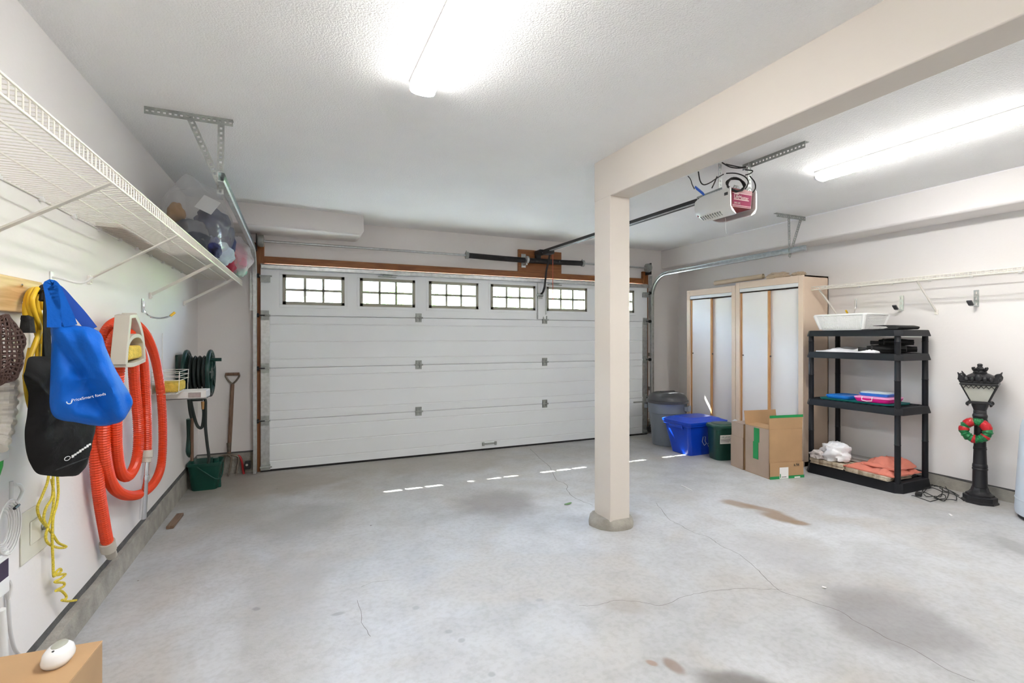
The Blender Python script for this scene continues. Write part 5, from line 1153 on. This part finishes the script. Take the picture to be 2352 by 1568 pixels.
p = atF(467,1129); bx, by = p.x+.0, p.y+.13; bz = fz(by)
t = thing('bucket', 'green rectangular bucket standing in the corner below the hose reel', 'bucket', (bx,by,bz))
def bk(e, z): return rrect(bx-.115-e, bx+.115+e, by-.10-e, by+.10+e, .04, bz+z, 5)
obj('tub', MB().loft([bk(-.018,0), bk(-.012,.012), bk(.012,.222), bk(.020,.224), bk(.020,.246), bk(.014,.248), bk(.006,.22), bk(-.02,.02)]), M_bucket, t, smooth=45)
q = catmull([Vector((bx+.135,by,bz+.225)), Vector((bx+.06,by-.125,bz+.17)), Vector((bx+.0,by-.130,bz+.20)), Vector((bx-.10,by-.128,bz+.222)), Vector((bx-.135,by,bz+.225))], 8); q = catmull([Vector((bx-.05,by-.125,bz+.225)), Vector((bx+.0,by-.126,bz+.18)), Vector((bx+.10,by-.122,bz+.10)), Vector((bx+.135,by-.08,bz+.12)), Vector((bx+.138,by,bz+.22))], 8)
obj('handle', MB().tube(q, .005, 8), M_bucket, t)
p = atF(497,1120); tag(obj('green_scoop', MB().loft([rrect(p.x-.02,p.x+.035,p.y+.0,p.y+.05,.018,bz+.003), rrect(p.x-.025,p.x+.03,p.y+.0,p.y+.05,.018,bz+.14), rrect(p.x-.03,p.x+.012,p.y+.0,p.y+.05,.016,bz+.27)]), M_bucket, smooth=50), 'narrow green plastic scoop standing beside the bucket', 'scoop')

fy = 5.60; t = thing('garden_fork', 'garden fork with a wooden handle leaning on the far wall', 'garden fork', atY(530,1095,5.52))
g0, g1 = atY(526,1040,5.575), atY(534,882,5.645)
obj('handle_shaft', MB().tube([g0 - Z*.0, g0.lerp(g1,.5), g1], [.018,.019,.017], 12), M_brownw, t)
c0 = atY(534,862,5.65); mb = MB(); mb.tube(catmull([g1, g1 + Z*.03 + Vector((-.03,0,0)), c0 + Vector((-.058,0,-.01)), c0 + Vector((-.055,0,.015))], 5), .009, 8); mb.tube(catmull([g1, g1 + Z*.03 + Vector((.03,0,0)), c0 + Vector((.058,0,-.01)), c0 + Vector((.055,0,.015))], 5), .009, 8); obj('grip_yoke', mb, M_fork, t)
obj('grip', MB().tube([c0 + Vector((-.062,0,.014)), c0 + Vector((.062,0,.014))], .015, 10), M_brownw, t)
obj('socket', MB().tube([g0 + Z*.10, g0 - Z*.03], [.021,.015], 12), M_fork, t)
hb = atY(522,1046,5.565)
for k in range(4):
    x = hb.x - .088 + .062*k; q = catmull([Vector((hb.x,5.565,hb.z+.01)), Vector((x*.6+hb.x*.4,5.56,hb.z-.002)), Vector((x,5.555,hb.z-.03)), Vector((x-.008,5.545,hb.z-.11)), Vector((x-.016,5.50,.012+fz(5.5)))], 6)
    obj('tine', MB().tube(q, [.010]*(len(q)-5)+[.009,.008,.007,.005,.002], 8), M_fork, t)
p = atY(570,1066,5.56); t = thing('safety_sensor', 'black door safety sensor with a red lead at the timber jamb', 'sensor', p)
mb = MB(); mb.box((p.x-.030,5.54,p.z-.045),(p.x+.022,5.60,p.z+.03)); obj('housing', mb, M_black, t, .006)
obj('lens', MB().cyl((p.x-.01,5.535,p.z),(p.x-.01,5.545,p.z),.012,n=12), M_chrome, t)
mb = MB(); q = catmull([atY(x, y, 5.60) for x, y in ((546,1046),(552,1050),(556,1062),(558,1076),(560,1088))], 5); mb.tube(q, .011, 8); obj('red_lead', mb, M_red, t, label='red plastic lead')
p = atY(1492,985,5.55); t = thing('safety_sensor', 'black door safety sensor half hidden behind the trash can', 'sensor', p); mb = MB(); mb.box((p.x-.02,5.53,p.z-.04),(p.x+.06,5.59,p.z+.03)); obj('housing', mb, M_black, t, .006)
mb = MB(); mb.tube(catmull([p + Vector((.0,0,.03)), p + Vector((.03,0,.08)), p + Vector((.07,0,.06))], 5), .006, 6); obj('lead', mb, M_black, t)

# access panel, network boxes and cables near the floor
a, b = atLW(44,1185,.004), atLW(128,1140,.004); zt, zb_ = .905, .60
y0, y1 = atLW(44,1200).y, atLW(122,1200).y
t = thing('access_panel', 'flush cream access panel with a round lock on the wall', 'access panel', LWp((y0+y1)/2,zb_))
def lwbox(y0, y1, z0, z1, o0, o1): return MB().hexa([LWp(y0,z0,o0), LWp(y0,z0,o1), LWp(y1,z0,o1), LWp(y1,z0,o0), LWp(y0,z1,o0), LWp(y0,z1,o1), LWp(y1,z1,o1), LWp(y1,z1,o0)])
M_pan = mat('cream enamel', (.68,.66,.56), .45)
zt, zb_ = atLW(44,1182).z, atLW(44,1302).z
obj('frame', lwbox(y0,y1,zb_,zt,.001,.006), M_pan, t, .002); obj('door', lwbox(y0+.06,y1-.05,zb_+.055,zt-.05,.0065,.010), M_pan, t, .002)
p = atLW(100,1207,.012); obj('lock', MB().lathe([(.016,0),(.016,.006),(.010,.008),(.001,.008)], (0,0,0), 16).tilt('Y', PI/2, (0,0,0)), M_galvd, t, local=True).location = p - world_loc(t)
def netbox(px0, px1, off, name, label, m=M_white):
    (xa, ya), (xb, yb_) = px0, px1; A_, B_ = atLW(xa, ya, 0), atLW(xb, yb_, off)
    ya_, yb2 = min(A_.y,B_.y), max(A_.y,B_.y); t = thing(name, label, 'network box', LWp((ya_+yb2)/2, B_.z)); 
    obj('case', lwbox(B_.y-.22, B_.y, B_.z, atLW(xb, ya, off).z, .001, off), m, t, .004); return t, B_
t, B_ = netbox((0,972), (22,1052), .06, 'network_box', 'white wall box with a green plug under it')
p = B_ + Vector((-.02,-.03,0)); mb = MB(); mb.tube([p, p-Z*.02, p-Z*.05], [.016,.015,.008], 10); obj('green_plug', mb, mat('green connector', (.02,.38,.05), .4), t)
q = catmull([p-Z*.05, p-Z*.12+Vector((0,-.01,0)), p-Z*.2+Vector((0,-.03,0)), p-Z*.3+Vector((0,-.03,0))], 6); obj('lead', MB().tube(q, .004, 6), M_white, t)
t, B_ = netbox((0,1262), (23,1356), .07, 'modem', 'white modem with a dark window low on the wall')
obj('screen', lwbox(B_.y-.14, B_.y-.012, B_.z+.055, B_.z+.115, .07, .0715), mat('dark screen', (.03,.015,.05), .2), t)
for k in range(6): z = B_.z+.03+.016*k; obj('vent_slot', lwbox(B_.y, B_.y+.002, z, z+.006, .02, .05), M_lgrey, t)
M_cab = mat('grey white cable', (.66,.65,.64), .5)
t = thing('cable_coil', 'tied coil of thin white cable above the modem', 'cable', atLW(10,1215,.04))
cz_ = atLW(4,1212,.05)
for k in range(6):
    r1, r2 = .045+.006*k, .055+.007*k; pts = [cz_ + Vector((.004*k,r1*math.cos(a+k),r2*math.sin(a+k))) for a in [2*PI*j/24 for j in range(24)]]; obj('turn', MB().tube(pts, .0028, 5, closed=True), M_cab, t)
obj('cable_tie', MB().tube([cz_ + Vector((.02,.03,.052)), cz_ + Vector((.02,.06,.056))], .005, 6), M_black, t)
def wallcable(px, off, r, label, m=M_cab): tag(obj('wall_cable', MB().tube(lw_path(px, off), r, 7), m, smooth=60), label, 'cable')
wallcable([(26,1105),(26,1150),(25,1200),(22,1260)], .02, .006, 'straight grey cable running down beside the access panel')
wallcable([(34,1112),(46,1114),(52,1128),(42,1150),(30,1166)], .03, .006, 'white cable bent in a loop beside the access panel', M_white)
wallcable([(18,1355),(20,1390),(22,1430),(26,1460),(34,1490),(46,1505)], .012, .006, 'grey cable running from the modem down to the curb')
wallcable([(2,1400),(6,1450),(8,1500),(12,1545),(16,1590)], .02, .014, 'thick white pipe at the edge near the floor', M_white)
t = thing('cable_bundle', 'folded bundle of grey flat cable hanging under the modem', 'cable', atLW(20,1365,.02))
for k in range(5): obj('strand', MB().tube(lw_path([(17+k*1.2,1376),(14+k*2.6,1362),(16+k*2.4,1345),(18+k*.9,1334)], .02+.004*k), .0045, 6), M_cab, t)
# brown net sack and pale ribbed duct at the edge
c0 = atLW(-4,802,.09); mb = lump(c0, (.055,.075,.105), .25, 2.5, 3, 26, 22)
o = obj('net_sack', mb, mat('brown netting', (.10,.055,.045), .8), smooth=0); tag(o, 'brown net sack hanging at the edge beside the cords', 'net bag'); wf = o.modifiers.new('net', 'WIREFRAME'); wf.thickness = .006; wf.use_replace = True
q = resample(lw_path([(10,846),(14,880),(12,930),(8,970),(0,1000),(-12,1030)], .06, 10), .008); tag(obj('ribbed_duct', MB().tube(q, [.033 if (i//2) % 2 else .028 for i in range(len(q))], 14), mat('cream ribbed plastic', (.66,.62,.54), .5), smooth=0), 'cream ribbed flexible duct below the brown net sack', 'duct')

# cardboard box in the near corner with a white gadget
A_ = atZ(236,1470,.47); B_ = atZ(157,1568,.47); ex = Vector((-1,0,0))
dirn = (B_-A_); dirn.z = 0; dirn.normalize(); sd = Vector((dirn.y,-dirn.x,0)); sd = sd if sd.x < 0 else -sd
bx0 = A_ + sd*.345; L_ = .36
t = thing('cardboard_box', 'tan cardboard box at the near edge carrying the white gadget', 'cardboard box', (A_+sd*.17+dirn*.18) - Z*.44)
zf = fz(1.7)
c1, c2, c3, c4 = A_, A_+sd*.345, A_+sd*.345+dirn*L_, A_+dirn*L_
def dn(p, z): return Vector((p.x,p.y,z))
mb = MB(); mb.hexa([dn(c1,zf+.002),dn(c2,zf+.002),dn(c3,zf+.002),dn(c4,zf+.002),dn(c1,.466),dn(c2,.466),dn(c3,.466),dn(c4,.466)]); obj('body', mb, mat('plain brown cardboard', (.40,.255,.135), .8, var=.05), t, .003)
mb = MB(); mb.hexa([dn(c1,.466),dn(c2,.466),dn(c3,.466),dn(c4,.466),dn(c1,.470),dn(c2,.470),dn(c3,.470),dn(c4,.470)]); obj('top_flap', mb, mat('tan cardboard lid', (.50,.31,.155), .8, var=.05), t, .001)
g = atZ(134,1520,.47); t = thing('white_gadget', 'rounded white plastic gadget with a grey oval on the box', 'gadget', g)
R = []
for s_, z in ((.80,0),(.98,.010),(1.0,.018),(.90,.034),(.70,.043),(.45,.046),(.02,.047)):
    R.append([g + (dirn*-1)*(.046*s_*math.copysign(abs(math.cos(a))**.85, math.cos(a))) + sd*-1*(.033*s_*math.copysign(abs(math.sin(a))**.85, math.sin(a))) + Z*z for a in [2*PI*k/32 for k in range(32)]])
obj('shell', MB().loft(R), mat('glossy white plastic', (.84,.83,.82), .25, var=.01), t, smooth=60)
R = [[g - dirn*(.026*s_*math.cos(a)+.006) - sd*(.017*s_*math.sin(a)) + Z*z for a in [2*PI*k/28 for k in range(28)]] for s_, z in ((1.0,.040),(1.0,.0455),(.9,.0478),(.02,.0485))]
obj('oval_panel', MB().loft(R), mat('grey green panel', (.42,.43,.36), .4), t, smooth=60)
p = g + dirn*.026 + Z*.043; obj('dot', MB().lathe([(.003,0),(.003,.003),(.0005,.0035)], p, 10), M_print, t)

# ================================================================== OUTSIDE
mb = MB(); mb.box((-30,5.82,-.16),(40,60,-.03)); struct('pavement', mb, mat('pale driveway concrete', (.40,.40,.38), .9, var=.1, scale=1))
t = thing('neighbour_house', 'pale house with horizontal siding seen through the first door window', 'house', (-3.5,15,-.03))
obj('wall', MB().box((-9,15,-.03),(.15,21,3.1)), mat('pale siding', (.70,.74,.80), .6), t)
for k in range(14): z = .25+.2*k; src = obj('siding_board', MB().prism([(-9,14.985,z),(-9,14.955,z),(-9,14.99,z+.19)], (9.15,0,0)), mat('pale siding', (.7,.74,.8)), t)
obj('roof', MB().prism([(-9.3,14.5,3.0),(-9.3,21.4,3.0),(-9.3,18,5.2)], (9.7,0,0)), mat('grey shingles', (.20,.21,.23), .9), t)
def leafmat(name, col):
    if name in MATS: return MATS[name]
    m = mat(name, col, .6, var=.35, scale=3); n = m.node_tree; b = n.nodes['Principled BSDF']
    tl = n.nodes.new('ShaderNodeBsdfTranslucent'); tl.inputs[0].default_value = (min(1, col[0]*2.2), min(1, col[1]*2), col[2]*2, 1)
    ad = n.nodes.new('ShaderNodeAddShader'); out = n.nodes['Material Output']
    n.links.new(b.outputs[0], ad.inputs[0]); n.links.new(tl.outputs[0], ad.inputs[1]); n.links.new(ad.outputs[0], out.inputs[0]); return m
def tree(x, y, h, r, label, tr=.10, col=(.20,.34,.09), nlv=900, crown0=.25):
    t = thing('tree', label, 'tree', (x,y,-.05), 'trees across the driveway')
    obj('trunk', MB().tube([(x,y,-.05),(x+.05,y,h*.4),(x,y,h*.8)], [tr,tr*.8,tr*.3], 8), M_brownw, t)
    mb = MB(); rnd = random.Random(int(x*13+y*7))
    for k in range(nlv):
        a = rnd.uniform(0,2*PI); u = rnd.uniform(-1,1); q = rnd.random()**.4; c_ = Vector((x+r*q*math.cos(a)*math.sqrt(1-u*u), y+r*q*math.sin(a)*math.sqrt(1-u*u), h*(crown0+1)/2 + h*(1-crown0)/2*q*u))
        d1 = Vector((rnd.uniform(-1,1),rnd.uniform(-1,1),rnd.uniform(-1,1))).normalized(); d2 = d1.orthogonal().normalized(); s_ = rnd.uniform(.06,.13)*(r**.5)
        mb.add([c_-d1*s_, c_+d2*s_*.5, c_+d1*s_, c_-d2*s_*.5], [(0,1,2,3)])
    obj('crown', mb, leafmat('leaves %.2f' % col[1], col), t, smooth=0)
tree(3.2, 16.5, 5.5, 2.1, 'broad green tree behind the second door window', .2, nlv=1500, crown0=.02)
tree(7.6, 15.5, 6.0, 2.2, 'broad green tree behind the middle door windows', .2, (.24,.38,.10), 1500, crown0=.02)
tree(12.7, 16.0, 6.0, 2.7, 'broad green tree behind the last door windows', .2, (.22,.36,.12), 1500, crown0=.02)
tree(-.62, 8.0, 6.2, .42, 'unseen slim columnar tree shading the second door window', .07, (.10,.22,.07), 900)  # unseen tree, placed and kept slim to block sun at the second window
